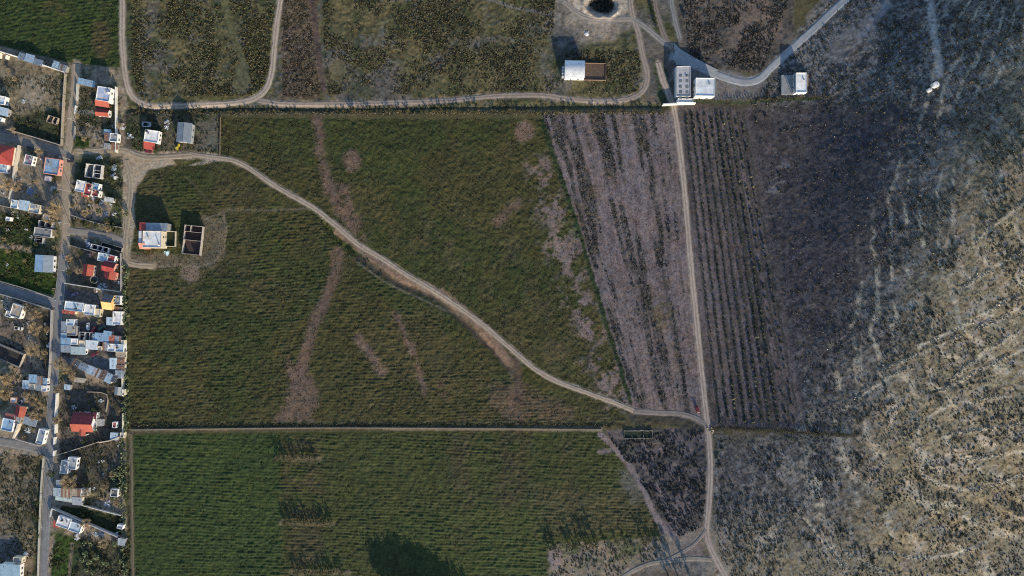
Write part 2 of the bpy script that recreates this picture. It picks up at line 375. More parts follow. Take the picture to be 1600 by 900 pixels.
line([(846,188),(872,262),(900,345),(928,440),(955,530),(985,628)], 7, c3(.024,.04,.018), 3, 2, am=.5)
poly([(998,440),(1050,440),(1060,560),(1020,500)], c3(.075,.062,.028), 18, 5, am=.5, alpha=.55, br=(7, 0, .35))
# plantation ground and brush east of the straight track
PLA = [(1056,166),(1168,172),(1258,668),(1106,668)]
poly([(1056,166),(1420,172),(1400,560),(1320,672),(1112,672),(1104,620)], c3(.060,.053,.058), 26, 9, am=.15, va=.35); poly(PLA, PURP*.64, 16, 3, am=.1, va=.35)  # flank ground: dark scrub tone with the slope's shade painted in
i = sub(PLA, 4); l = 1062+(V[i]-170)*0.112; r = 1166+(V[i]-172)*0.182; f = (U[i]-l)/(r-l)
a = sst(-3, 3, poly_sd(U[i], V[i], PLA)); st = vnoise(f*16+N1[i]*.12, V[i]/150, 311)+.3*N2[i]
put(i, a*.5*sst(.05, .5, st), SCRUB*.8, .35); put(i, a*.45*sst(.2, .6, -st), PURP*.9, .04)
rr = np.cos(2*np.pi*(f*10-.5)); put(i, a*(f < .97)*.75*sst(-.1, .8, rr+.4*N1[i])*(V[i] < 662), c3(.042,.045,.04), .2)
gs = vnoise(f*90+N1[i]*.8, V[i]/11, 315)+.5*N1[i]; put(i, a*.4*sst(.1, .7, gs), c3(.15,.135,.145), .05)
# north-east corner
NE = [(1020,-B),(1240,-B),(1240,60),(1190,118),(1060,95)]
poly(NE, c3(.125,.103,.088), 6, 2, am=.2, va=.45); poly(NE, SCRUB*1.1, 6, 2, am=.5, alpha=.75, br=(10, -.05, .35))
poly([(1000,50),(1060,70),(1052,165),(1010,165)], c3(.10,.092,.082), 6, 3, am=.15); poly([(1018,90),(1040,100),(1050,160),(1030,160)], DKGRN*1.6, 6, 3, am=.4, alpha=.8)
line([(1015,10),(1030,60)], 8, DKGRN*1.5, 6, 3, am=.5, alpha=.7, br=(4, -.1, .3))
poly([(1052,98),(1140,112),(1200,128),(1280,140),(1280,158),(1085,160),(1052,160)], c3(.155,.148,.145), 6, 3, am=.08)
# the hill
HILL = [(1170,168),(1240,60),(1300,-20),(1500,-B),(5000,-B),(5000,B),(1130,B),(1112,800),(1114,676),(1240,676),(1256,640)]
hs = np.nonzero(U > 1090)[0]; Uh0, Vh0 = U[hs], V[hs]; hm = np.zeros(NV); hm[hs] = sst(-9, 9, poly_sd(U[hs]+N2[hs]*8, V[hs]+N1[hs]*6, HILL))
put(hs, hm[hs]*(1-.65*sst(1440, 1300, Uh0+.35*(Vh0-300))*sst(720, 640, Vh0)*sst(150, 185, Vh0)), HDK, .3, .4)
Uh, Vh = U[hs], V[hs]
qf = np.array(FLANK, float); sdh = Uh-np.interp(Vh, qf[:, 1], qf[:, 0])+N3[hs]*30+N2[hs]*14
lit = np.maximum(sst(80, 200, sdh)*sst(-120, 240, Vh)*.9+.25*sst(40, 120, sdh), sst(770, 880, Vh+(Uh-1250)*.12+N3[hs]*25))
put(hs, hm[hs]*lit*.95, HLT, .2, .4)  # sunlit side of the hill painted as lighter, warmer ground
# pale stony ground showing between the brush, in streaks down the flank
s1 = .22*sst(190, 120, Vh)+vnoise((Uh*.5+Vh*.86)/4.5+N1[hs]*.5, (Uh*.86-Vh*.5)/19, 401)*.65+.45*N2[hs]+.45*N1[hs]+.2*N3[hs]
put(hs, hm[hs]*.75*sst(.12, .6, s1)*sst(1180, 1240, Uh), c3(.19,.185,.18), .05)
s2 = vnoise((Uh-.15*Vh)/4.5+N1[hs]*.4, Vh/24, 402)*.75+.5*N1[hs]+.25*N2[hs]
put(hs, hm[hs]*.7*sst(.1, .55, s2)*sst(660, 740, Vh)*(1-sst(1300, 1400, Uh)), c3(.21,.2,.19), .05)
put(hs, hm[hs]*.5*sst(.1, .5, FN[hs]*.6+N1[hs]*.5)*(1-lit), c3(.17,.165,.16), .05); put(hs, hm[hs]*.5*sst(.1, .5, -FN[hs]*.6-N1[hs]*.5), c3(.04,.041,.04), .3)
dz = sst(1450, 1330, Uh+.3*(Vh-300))*sst(640, 480, Vh)*sst(140, 190, Vh); put(hs, hm[hs]*.7*dz, c3(.052,.047,.053), .25)  # dark flank: dense scrub plus slope shade put into the colour
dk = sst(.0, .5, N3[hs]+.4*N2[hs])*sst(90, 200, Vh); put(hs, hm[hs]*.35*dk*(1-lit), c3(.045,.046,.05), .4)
put(hs, hm[hs]*.9*sst(1200, 1290, Uh)*(1-sst(1330, 1440, Uh))*sst(130, 190, Vh)*(1-sst(380, 480, Vh))*.6, c3(.05,.049,.056), .3)  # more of the flank's shade painted over its scrub tone
poly([(1262,60),(1330,-20),(1400,-20),(1350,60),(1300,110)], c3(.15,.15,.155), 22, 8, am=.08, alpha=.7, br=(8, -.1, .4))
line([(1446,-20),(1455,20),(1462,70),(1470,115)], 13, c3(.33,.32,.31), 9, 4, am=.05, alpha=.9, br=(5, -.4, .4))
ell(1225, 275, 34, 14, c3(.2,.2,.21), -50, feather=16, warp=6, alpha=.5, br=(5, 0, .3))
line([(1385,5),(1345,60)], 12, c3(.22,.22,.23), 10, 4, am=.04, alpha=.7)
# stony ledges following the contours of the hill
zs = Z[hs]; lg = np.sin(2*np.pi*(zs+.7*fbm(X[hs], Y[hs], 12, 2, 21))/2.3)
ledge = sst(.45, .95, lg)*sst(-.2, .3, fbm(X[hs], Y[hs], 13, 3, 431)+.35*N1[hs])*sst(10, 80, sdh)
put(hs, hm[hs]*ledge*.85, ROCK, .15)
poly([(1560,890),(1590,840),(1640,800),(1640,920),(1560,920)], c3(.19,.175,.14), 14, 6, am=.05, alpha=.7)
LEDGES = [[(1433,655),(1436,700),(1442,738),(1470,757),(1510,766),(1570,752),(1620,735)], [(1452,650),(1485,634),(1540,622),(1590,618)], [(1378,578),(1450,548),(1510,520),(1560,500),(1610,470)], [(1290,842),(1330,868),(1375,892),(1410,912)],
          [(1380,862),(1430,872),(1490,868),(1540,850)], [(1440,540),(1500,512),(1575,468)], [(1470,610),(1540,575),(1600,545)], [(1475,680),(1530,672),(1600,660)], [(1480,712),(1530,716),(1600,704)], [(1500,450),(1560,415),(1610,385)], [(1250,800),(1280,838),(1320,885)], [(1490,590),(1540,548),(1590,520)], [(1320,640),(1370,600),(1420,575)], [(1520,380),(1570,340),(1610,310)]]
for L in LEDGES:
    line(L, 4.5, ROCK*1.15, 4, 3.5, alpha=.9, br=(4.5, -.25, .35)); line([(a-1, b-4) for a, b in L], 4, c3(.09,.085,.062), 4, 3, alpha=.45, br=(7, .0, .3))  # the dark line beyond each ledge paints its shadow
# south-east
BOT = [(205,678),(600,674),(940,674),(1046,836),(1000,842),(856,852),(856,B),(205,B)]
poly(BOT, c3(.046,.056,.020), 3, .8, am=.42, va=.35)
poly([(205,680),(436,678),(452,B),(205,B)], c3(.036,.058,.018), 6, 1, alpha=.8)
for q in ([(700,672),(740,672),(740,860),(700,850)], [(780,672),(830,672),(815,800),(770,830)], [(880,672),(895,672),(900,800),(885,800)], [(442,690),(500,684),(505,905),(455,905)]):
    poly(q, c3(.062,.054,.029), 22, 8, alpha=.75, br=(10, -.2, .4))
poly([(830,760),(1020,770),(1040,830),(830,840)], c3(.075,.066,.034), 26, 6, alpha=.7)
poly([(600,800),(850,790),(850,900),(640,905)], c3(.045,.062,.02), 24, 8, alpha=.6)
ell(945, 706, 12, 4, PURP, feather=4, warp=2, am=.05); ell(985, 760, 14, 26, GREY*1.1, -25, feather=16, warp=6, am=.1, alpha=.6)
line([(204,672),(500,668),(940,668)], 5, c3(.15,.125,.085), 3, 1, am=.08); line([(204,664),(500,662),(960,660)], 6, c3(.055,.055,.03), 4, 2, am=.4)
line([(600,670),(940,672)], 4, TAN*1.1, 2, 1, am=.04, alpha=.8)
for q in ([(432,716),(500,716)], [(440,816),(520,818)], [(455,893),(545,895)]): line(q, 8, c3(.13,.11,.065), 4, 2, am=.05)
TRI = [(945,672),(1105,668),(1108,830),(1060,850),(1040,830)]
poly(TRI, PURP*.9, 5, 2, am=.15, va=.35); poly(TRI, SCRUB, 5, 2, am=.5, alpha=.8, br=(7, -.15, .35))
line([(938,678),(975,715),(1000,755),(1020,800),(1050,838)], 9, PURP*1.25, 5, 2, am=.04)
line([(1005,690),(1030,760),(1060,830)], 8, PURP*1.15, 6, 2, am=.04, alpha=.8)
poly([(1030,815),(1075,825),(1100,850),(1100,890),(1050,890)], PURP*1.15, 12, 4, am=.04, alpha=.8)
SOU = [(856,852),(1000,842),(1045,838),(1045,860),(980,905),(980,B),(856,B)]
poly(SOU, c3(.21,.175,.135), 5, 3, am=.15); poly(SOU, DKGRN*2.2, 5, 3, am=.4, alpha=.7, br=(7, .15, .3))
poly([(980,905),(1045,870),(1110,880),(1140,B),(980,B)], c3(.11,.10,.088), 6, 3, am=.12, va=.4)
ell(868, 872, 12, 18, PURP*1.3, feather=8, warp=3, am=.04)
# lines of brush along the boundaries
line([(1112,668),(1200,672),(1262,676),(1340,680)], 6, SCRUB*.7, 4, 2, am=.5, alpha=.85)
line([(990,652),(1060,656),(1100,668)], 18, SCRUB*.85, 8, 3, am=.5, alpha=.8)
line([(1085,160),(1180,158),(1280,152)], 5, DKGRN*1.8, 4, 2, am=.5, alpha=.8)
line([(210,174),(345,176),(600,176),(850,174),(1035,172)], 5, c3(.16,.14,.095), 3, 2, am=.3, alpha=.8)
line(DITCH, 9, c3(.055,.06,.035), 5, 2, am=.3, alpha=.75)
line(GULLY[2:-1], 9, c3(.09,.07,.055), 5, 2, am=.06, alpha=.85)
line([(506,345),(530,372),(552,395)], 12, c3(.05,.06,.02), 5, 3, am=.5, alpha=.9)
line([(545,400),(600,440),(680,478),(740,500),(800,560)], 3, c3(.15,.13,.10), 2, 1, am=.04, alpha=.7)
line([(530,362),(575,396),(630,434),(695,462),(745,503),(795,566)], 15, c3(.20,.138,.10), 5, 2.5, am=.05, alpha=.95)
line([(345,328),(420,329),(480,326),(500,330)], 4, c3(.13,.11,.07), 2, 1, am=.04, alpha=.75); line([(349,335),(354,360),(350,388),(335,408),(310,418),(280,414),(250,417)], 4, c3(.18,.15,.105), 2, 1, am=.03, alpha=.8); line([(318,345),(330,338),(350,332)], 4, c3(.17,.14,.10), 3, 1, am=.03, alpha=.7)
poly([(1048,838),(1100,815),(1120,850),(1135,890),(1100,905),(1040,890),(1000,895),(1020,870)], c3(.21,.185,.16), 14, 4, am=.05, alpha=.7, br=(7, -.2, .4))
ell(1085, 890, 24, 14, c3(.15,.15,.15), feather=14, warp=5, am=.05, alpha=.5)

# tracks and streets -------------------------------------------------------------
TRACKS = [  # label-free structure: name, points, width px, colour
 ('dirt_track', [(191,-60),(191,20),(191,60),(194,105),(199,135),(208,152),(222,162),(245,167),(300,165),(350,162),(385,158),(405,150),(418,135),(425,110),(428,80),(432,40),(438,0),(444,-60)], 8.5, c3(.36,.30,.24)),
 ('dirt_track', [(404,157),(440,162),(500,163),(560,162),(620,160),(700,157),(760,151),(800,149),(850,149),(890,155),(930,158),(970,157),(998,148),(1010,132),(1011,112),(1004,85),(997,50),(990,30),(985,0),(980,-60)], 8.0, c3(.27,.225,.19)),
 ('dirt_track', [(880,2),(905,22),(930,30),(960,30),(990,30)], 7, c3(.28,.25,.22)),
 ('dirt_track', [(992,32),(1012,45),(1035,65),(1052,72)], 8, c3(.23,.22,.21)),
 ('dirt_track', [(1018,-60),(1024,10),(1036,52),(1050,76)], 7, c3(.20,.17,.15)),
 ('dirt_track', [(1044,-60),(1050,10),(1062,60)], 7, c3(.2,.2,.2)),
 ('dirt_track', [(1028,98),(1036,125),(1046,150),(1053,170),(1060,215),(1066,265),(1072,330),(1077,390),(1083,450),(1090,520),(1097,590),(1103,645),(1108,690),(1110,740),(1107,790),(1104,830),(1108,850),(1118,872),(1140,910),(1180,960)], 8.5, c3(.33,.275,.235)),
 ('dirt_track', [(296,241),(335,246),(362,250),(385,260),(420,284),(455,305),(490,325),(520,348),(560,382),(600,406),(640,432),(680,456),(720,482),(760,512),(800,546),(835,576),(870,596),(910,611),(960,629),(990,642)], 7.5, c3(.32,.265,.21)),
 ('dirt_track', [(990,642),(1020,645),(1060,646),(1085,652),(1104,664)], 8, c3(.2,.175,.165)),
 ('dirt_track', [(960,912),(985,894),(1015,881),(1050,876),(1085,873),(1112,875)], 7, c3(.25,.225,.19)),
 ('dirt_track', [(1030,880),(1060,866),(1085,850),(1104,828)], 5, c3(.24,.21,.19)),
 ('dirt_track', [(198,250),(205,290),(200,340),(196,380),(200,410),(240,416)], 9, c3(.32,.265,.195)),
 ('dirt_track', [(120,236),(150,236),(188,234),(230,246),(300,243)], 9, c3(.31,.255,.19)),
 ('dirt_track', [(120,100),(117,140),(112,180),(108,215),(104,250),(103,300),(103,345),(102,390),(100,402)], 13, c3(.32,.265,.20)),
 ('dirt_track', [(-40,205),(0,213),(40,221),(80,232),(108,243)], 13, c3(.21,.195,.175)),
 ('dirt_track', [(106,360),(140,364),(170,369),(196,378)], 11, c3(.23,.21,.185)),
 ('dirt_track', [(60,258),(72,290),(88,318),(100,335)], 8, c3(.2,.175,.14)),
 ('dirt_track', [(205,678),(206,760),(207,860),(208,930)], 3.5, c3(.15,.125,.085)),
 ('street', [(100,398),(97,430),(92,480),(88,530),(85,580),(81,640),(78,700),(75,760),(72,820),(69,870),(66,940)], 13, c3(.19,.195,.2)),
 ('street', [(-60,431),(0,449),(45,462),(92,475)], 13, c3(.19,.195,.2)),
 ('street', [(-60,680),(0,690),(40,697),(78,706)], 13, c3(.2,.195,.185)),
 ('driveway', [(1052,88),(1075,98),(1110,113),(1140,124),(1165,129),(1186,124),(1205,106),(1235,78),(1275,42),(1300,18),(1330,-10),(1370,-60)], 11, c3(.27,.285,.30)),
]
for nm, pts, w, c in TRACKS:
    line(pts, w+1.0, c*.9, 5, 1.5, am=.0, alpha=.95, va=.25)
def resample(pts, step):
    p = np.array(pts, float)
    q = [p[0]]                                        # Catmull-Rom through the points
    for k in range(len(p)-1):
        a, b, c_, d = p[max(k-1, 0)], p[k], p[k+1], p[min(k+2, len(p)-1)]
        n = max(2, int(np.hypot(*(c_-b))/step))
        for j in range(1, n+1):
            t = j/n; q.append(.5*((2*b)+(-a+c_)*t+(2*a-5*b+4*c_-d)*t*t+(-a+3*b-3*c_+d)*t**3))
    return np.array(q)
def ribbon(name, pts, w, c, m, rag=0.5, lift=.09, off=0.0, ruts=True, seed=0, th=0.0):
    q = resample(pts, 2.2); t = np.gradient(q, axis=0); t /= np.hypot(t[:, 0], t[:, 1])[:, None]; nrm = np.stack([-t[:, 1], t[:, 0]], 1)
    L = np.arange(len(q))*.8; K = 9; vs = []; cs = []
    for k in range(K):
        f = k/(K-1)*2-1
        r = rag*(vnoise(L/2.2, np.full(len(L), seed*3.1+(k > K/2)*7.7), 77)+.9*vnoise(L/9, np.full(len(L), seed*2.1+(k > K/2)*4.4), 76)+.5*vnoise(L/.9, np.full(len(L), seed*5.1+(k > K/2)*3.3), 78)) if k in (0, K-1) else 0
        pp = q+nrm*(off+f*w/2+np.sign(f)*r)[:, None] if np.ndim(r) else q+nrm*(off+f*w/2)
        x, y, z = G(pp[:, 0], pp[:, 1])
        edge = abs(f) > .95
        vs.append(np.stack([x, y, z+(lift if not edge or th else lift*.35)], 1))
        b = 1.0
        if ruts: b = 1.16 if .3 < abs(f) < .6 else (.72 if abs(f) < .1 else (.80 if abs(f) > .9 else .95))
        nn = 1+.13*vnoise(L/6, np.full(len(L), k*1.7+seed), 79)+.08*vnoise(L/1.6, np.full(len(L), k*2.3+seed), 80)
        cs.append(c[None, :]*(b*nn)[:, None])
    Vv = np.stack(vs, 1); Cc = np.stack(cs, 1); n = len(q)
    idx = np.arange(n*K).reshape(n, K)
    Q = np.stack([idx[:-1, :-1], idx[:-1, 1:], idx[1:, 1:], idx[1:, :-1]], -1).reshape(-1, 4)[:, ::-1]
    return big(name, Vv.reshape(-1, 3), Q, m, Cc.reshape(-1, 3), 'structure')
# flatten the crop under the tracks and buildings, then displace
WARP = fbm(X, Y, 40, 2, 500)*1.0
def rowfield(pts, ang, per, a, seed, along=7.0):
    i = sub(pts, 3); m_ = sst(-1, 3, poly_sd(U[i], V[i], pts))
    ca, sa = math.cos(R(ang)), math.sin(R(ang)); p = X[i]*ca+Y[i]*sa; q = -X[i]*sa+Y[i]*ca+WARP[i]
    r = (.5*np.sin(2*np.pi*q/per+1.2*vnoise(p/9, q/9, seed))+.5*vnoise(p/along, q/(per*.5), seed+1)+.5*vnoise(p/(along*.4), q/.9, seed+2))*(.6+.6*sst(-.4, .4, fbm(X[i], Y[i], 18, 2, seed+3)))
    rows[i] += m_*a*r
rowfield([(-20,-60),(186,-60),(187,104),(106,98),(-20,70)], 8, 1.9, .17, 510, 3.2)
rowfield([(204,262),(500,330),(530,400),(470,660),(204,668)], 4, 1.7, .17, 520, 5)
rowfield([(345,186),(495,186),(515,320),(420,280),(345,248)], -12, 1.9, .13, 530, 3)
rowfield([(510,186),(850,186),(985,642),(800,545),(560,380)], -42, 1.7, .15, 540, 5)
rowfield([(480,500),(560,400),(800,590),(980,660),(470,662)], 2, 1.7, .17, 550, 6)
rowfield([(205,680),(940,674),(1046,836),(856,850),(856,960),(205,960)], -2, 1.7, .17, 560, 9)
flat = np.ones(NV)
for nm, pts, w, c in TRACKS:
    i = sub(pts, w); flat[i] = np.minimum(flat[i], sst(w/2+.5, w/2+4, seg_dist(U[i], V[i], pts)))
fine = fbm(X, Y, 1.7, 2, 600)
inside = ((X > -306) & (X < 330) & (np.abs(Y) < 180))
disp = (amp*(fine*.75+.35*N2)+rows*sst(.1, .4, amp))*flat*inside
ctex = 1+var*(.75*fine+.5*N1+.4*N2+.55*FN*inside+.25*N3)
colr *= np.clip(ctex, .35, 1.9)[:, None]
hue = .10*N2+.08*fbm(X, Y, 1.3, 1, 620); colr[:, 0] *= 1+hue; colr[:, 2] *= 1-hue
Zd = Z+disp
VV = np.stack([X, Y, Zd], 1)
idx = np.arange(nx*ny).reshape(ny, nx)
QUAD = np.stack([idx[:-1, :-1], idx[:-1, 1:], idx[1:, 1:], idx[1:, :-1]], -1).reshape(-1, 4)
fu = U[QUAD].mean(1); fv = V[QUAD].mean(1)
own = np.zeros(len(QUAD), int)
FIELDS = [NWF,
 [(203,300),(235,262),(345,250),(372,256),(490,327),(530,395),(470,560),(440,664),(204,668)],
 [(345,186),(495,186),(515,338),(420,280),(372,252),(345,248)],
 [(505,186),(850,186),(985,640),(840,578),(700,466),(560,378),(515,338)],
 [(530,395),(560,402),(680,470),(805,590),(960,630),(975,660),(440,664),(470,560)],
 [(205,680),(438,678),(452,905),(452,B),(205,B)],
 [(438,678),(940,674),(1046,836),(856,852),(856,B),(452,B)]]
for k, f in enumerate(FIELDS): own[poly_sd(fu, fv, f) > 0] = k+1
own[(poly_sd(fu, fv, HILL) > 0) & (own == 0)] = 20
big('ground', VV, QUAD[own == 0], M_SOIL, colr, 'structure')
big('hill', VV, QUAD[own == 20], M_SOIL, colr, 'structure')
FL = ['bright green crop field behind the village in the top left corner', 'large olive green crop field directly right of the village houses', 'small green crop field between hedgerow and start of diagonal track',
 'olive crop field above the diagonal track with slanting furrows', 'green crop field with brown bare streaks below the diagonal track', 'dark green rowed crop at the bottom beside the village hedge', 'green crop with brownish bands at the bottom centre']
for k in range(7):
    o = big('crop_field', VV, QUAD[own == k+1], M_CROP, colr, 'stuff'); tag(o, FL[k], 'crop field')
del QUAD, fu, fv
for k, (nm, pts, w, c) in enumerate(TRACKS):
    ribbon(nm, pts, w, c, M_ROAD if nm != 'dirt_track' else M_TRACK, rag=.7 if nm == 'dirt_track' else .15, lift=.10+.006*k, ruts=nm == 'dirt_track' and w < 10, seed=k)
for pts, off in (([(92,484),(88,530),(85,580),(81,640),(78.5,690)], 6.6), ([(78,716),(75,760),(72,820),(69,870),(66,940)], 6.6), ([(100,400),(97,430),(94,458)], 6.6),
                 ([(100,400),(97,430),(92,480),(88,530),(85,580),(81,640),(78,700),(75,760),(72,800)], -6.6), ([(-60,431),(0,449),(45,462),(84,472.5)], -6.8), ([(-60,431),(0,449),(45,462),(80,472)], 6.8)):
    ribbon('kerb', pts, .9, c3(.33,.32,.3), M_ROAD, rag=0, lift=.27, off=off, ruts=False, th=1)
# apron in front of the courtyard buildings
ap = [(1053,68),(1064,78),(1088,92),(1122,110),(1112,111),(1056,101)]
x, y, z = G([p[0] for p in ap], [p[1] for p in ap])
mk('driveway', [(a, b, .32) for a, b in zip(x, y)]+[(a, b, -.3) for a, b in zip(x, y)], [(5,4,3,2,1,0)]+[(i, (i+1) % 6, 6+(i+1) % 6, 6+i) for i in range(6)], M_ROAD, col=(.27,.285,.30), kind='structure')
#@@OBJECTS
# ------------------------------------------------------------------ houses
WH=(.74,.74,.73); BL=(.25,.40,.55); LB=(.46,.58,.66); RD=(.33,.055,.045); OR=(.40,.10,.065); DR=(.20,.035,.038); GR=(.34,.35,.36); GB=(.27,.32,.37)  # DR: red tile darkened for slopes turned away from the sun
TN=(.42,.34,.25); BR=(.19,.125,.095); CR=(.66,.58,.44); DG=(.12,.12,.125); PK=(.62,.30,.24); BK=(.30,.285,.265); YE=(.68,.45,.18); PG=(.46,.54,.50); RU=(.26,.14,.09)
FOOT = []
def jit(c, a=.08):
    k = 1+random.uniform(-a, a); return tuple(min(.85, x*k) for x in c)
def opening(root, kind, face, pos, w, h0, hh, hw, hd, fc=(.5,.48,.45)):
    """a door or window on a wall: face n,s,e,w; pos along the wall"""
    t = .05; f = MB(); p = MB()
    def bx(mb, a0, a1, z0, z1, o0, o1, c):
        if face == 's': mb.box(a0, a1, -hd-o1, -hd-o0, z0, z1, c)
        if face == 'n': mb.box(a0, a1, hd+o0, hd+o1, z0, z1, c)
        if face == 'e': mb.box(hw+o0, hw+o1, a0, a1, z0, z1, c)
        if face == 'w': mb.box(-hw-o1, -hw-o0, a0, a1, z0, z1, c)
    z0, z1 = h0, h0+hh; a0, a1 = pos-w/2, pos+w/2
    if kind == 'window':
        bx(p, a0, a1, z0, z1, .004, .03, (.03,.03,.03)); o = p.build('window', M_GLASS, root)
        for (q0, q1, r0, r1) in ((a0-.09, a1+.09, z1, z1+.09), (a0-.09, a1+.09, z0-.09, z0), (a0-.09, a0, z0, z1), (a1, a1+.09, z0, z1), (pos-.025, pos+.025, z0, z1)):
            bx(f, q0, q1, r0, r1, .006, .07, fc)
        f.build('frame', M_WALL, o)
    else:
        bx(p, a0, a1, .02, z1, .004, .05, fc); o = p.build('door', M_METAL, root)
        bx(f, a1-.2, a1-.12, 1.0, 1.1, .052, .1, (.2,.2,.2)); f.build('handle', M_METAL, o)
def tank_part(root, x, y, z, c=(.05,.05,.055), r=.55):
    m = MB(); k = 14; prof = [(r*.96, 0), (r, .15), (r, .95), (r*.85, 1.15), (r*.3, 1.3), (r*.3, 1.38)]
    m.rings([[(x+a*math.cos(2*math.pi*i/k), y+a*math.sin(2*math.pi*i/k), z+b) for i in range(k)] for a, b in prof], c)
    m.build('water_tank', M_METAL, root, smooth=False)
def strips(mb, x0, x1, f, y0, y1, c, n=None, var=.1, th=.07, rusty=0.0):
    """sheet roof laid in strips along y; f(x,y)->z"""
    n = n or max(3, int(abs(x1-x0)/.95)); w = (x1-x0)/n
    for i in range(n):
        a, b = x0+i*w+.006, x0+(i+1)*w-.006; dz = random.uniform(0, .025); cc = jit(RU if random.random() < rusty else c, var)
        q = [(a, y0), (b, y0), (b, y1), (a, y1)]
        mb.hexa([(*p, f(*p)+dz) for p in q], [(*p, f(*p)+dz+th) for p in q], cc)
def house(label, u, v, w, d, rot, h, roof, rc, wc=BK, name='house', cat='house', rusty=0.0, tank=None, ridge='x', wins='auto', side=None, group=None, extra=None, pitch=None, rc2=None):
    FOOT.append((u, v, max(w, d)/2+2)); x, y = P(u, v, h); z0 = float(zb(x, y)); hw, hd = w*S*.985/2, d*S*.985/2
    root = empty(name, x, y, z0, rot); tag(root, label, cat, group)
    wm = MB(); t = .18; rm = MB()
    if roof in ('flat', 'slab'):
        pz = h+(.38 if roof == 'flat' else .0)
        wm.box(-hw, hw, -hd, -hd+t, -.6, pz, wc); wm.box(-hw, hw, hd-t, hd, -.6, pz, wc)
        wm.box(-hw, -hw+t, -hd+t, hd-t, -.6, pz, wc); wm.box(hw-t, hw, -hd+t, hd-t, -.6, pz, wc)
        wm.build('wall', M_WALL, root)
        if roof == 'flat':
            nxp = 2 if hw > 2.2 else 1; nyp = 2 if hd > 2.2 else 1; e = .012
            for i in range(nxp):
                for j in range(nyp):
                    X0 = -hw+t+e; W = (2*hw-2*t-2*e)/nxp; Y0 = -hd+t+e; D = (2*hd-2*t-2*e)/nyp; cc = jit(rc if not rc2 or (i+j) % 2 == 0 else rc2, .09)
                    rm.box(X0+i*W, X0+(i+1)*W-(.01 if i < nxp-1 else 0), Y0+j*D, Y0+(j+1)*D-(.01 if j < nyp-1 else 0), h-.2, h+.012*(i+2*j), cc)
        else: rm.box(-hw-.25, hw+.25, -hd-.25, hd+.25, h+.003, h+.2, rc)
        r = rm.build('roof', M_DECK, root)
        if hw > 1.8 and hd > 1.6:
            k = MB(); sx = random.choice((-1, 1)); k.box(sx*hw*.45-.35, sx*hw*.45+.35, hd*.3-.3, hd*.3+.3, h+.2 if roof == 'slab' else h+.045, h+.75, jit(BK)); k.build('roof_hatch', M_WALL, r)
    elif roof == 'shed':
        p = pitch if pitch is not None else .10; f = lambda X_, Y_: h+p*Y_
        q = [(-hw, -hd), (hw, -hd), (hw, hd), (-hw, hd)]
        wm.hexa([(*a, -.6) for a in q], [(*a, f(*a)-.02) for a in q], wc); wm.build('wall', M_BLOCK if wc == BK else M_WALL, root)
        strips(rm, -hw-.3, hw+.3, f, -hd-.3, hd+.3, rc, rusty=rusty); r = rm.build('roof', M_SHEET, root)
        for i in range(random.choice((1, 2, 2))):
            k = MB()
            a, b = random.uniform(-hw*.8, hw*.8), random.uniform(-hd*.8, hd*.8); s_ = random.uniform(.14, .24); k.box(a-s_, a+s_, b-s_, b+s_, f(a, b)+.1, f(a, b)+.34, jit(BK, .3)); k.build('ballast_block', M_BLOCK, r)
    elif roof in ('gable', 'hip'):
        rise = pitch or min(hw, hd)*.42
        A, Bq = (hw, hd) if ridge == 'x' else (hd, hw)
        tr = (lambda a, b, c_: (a, b, c_)) if ridge == 'x' else (lambda a, b, c_: (-b, a, c_))
        ins = A if roof == 'gable' else max(A-Bq*.9, .15)
        wm.prism(None, [tr(-A, -Bq, -.6), tr(-A, -Bq, h-.1), tr(-A, 0, h+rise-.1) if roof == 'gable' else tr(-A, 0, h-.1), tr(-A, Bq, h-.1), tr(-A, Bq, -.6)][::-1],
                 [tr(A, -Bq, -.6), tr(A, -Bq, h-.1), tr(A, 0, h+rise-.1) if roof == 'gable' else tr(A, 0, h-.1), tr(A, Bq, h-.1), tr(A, Bq, -.6)][::-1], wc)
        wm.build('wall', M_WALL, root)
        e = .35; Ae, Be = A+e, Bq+e; ie = ins+e if roof == 'gable' else ins; k = -rise/Bq
        for sgn in (-1, 1):
            n = max(3, int(Ae/.6))
            for i in range(n):
                g0, g1 = i/n, (i+1)/n-.002; c_ = jit(rc if sgn < 0 or rc2 is None else rc2, .07)  # on red roofs rc2 paints the slope away from the sun darker
                lo = [(-Ae+2*Ae*g0), (-Ae+2*Ae*g1)]; hi = [(-ie+2*ie*g0), (-ie+2*ie*g1)]
                ring = [(lo[0], sgn*Be, h+k*e), (lo[1], sgn*Be, h+k*e), (hi[1], 0.0, h+rise), (hi[0], 0.0, h+rise)]
                ring = ring if sgn < 0 else ring[::-1]
                rm.hexa([tr(*q) for q in ring], [tr(q[0], q[1], q[2]+.09) for q in ring], c_)
        if roof == 'hip':
            for sgn in (-1, 1):
                ring = [(sgn*Ae, -Be, h+k*e), (sgn*Ae, Be, h+k*e), (sgn*ie, .02, h+rise), (sgn*ie, -.02, h+rise)]
                ring = ring if sgn > 0 else ring[::-1]
                rm.hexa([tr(*q) for q in ring], [tr(q[0], q[1], q[2]+.09) for q in ring], jit(rc, .05))
        r = rm.build('roof', M_TILE, root)
        k2 = MB(); pts = [tr(-ie, 0, h+rise+.1), tr(0, 0, h+rise+.1), tr(ie, 0, h+rise+.1)]; k2.tube(pts, [.12]*3, 6, jit(tuple(c*.7 for c in rc))); k2.build('ridge_cap', M_TILE, r)
    elif roof == 'barrel':
        n = 14; rise = pitch or 1.6; arc = lambda i, o=0: (-hd+2*hd*i/n, h+rise*math.sin(math.pi*i/n)+o)
        ring = [(-hd, -.6)]+[arc(i, -.05) for i in range(n+1)]+[(hd, -.6)]
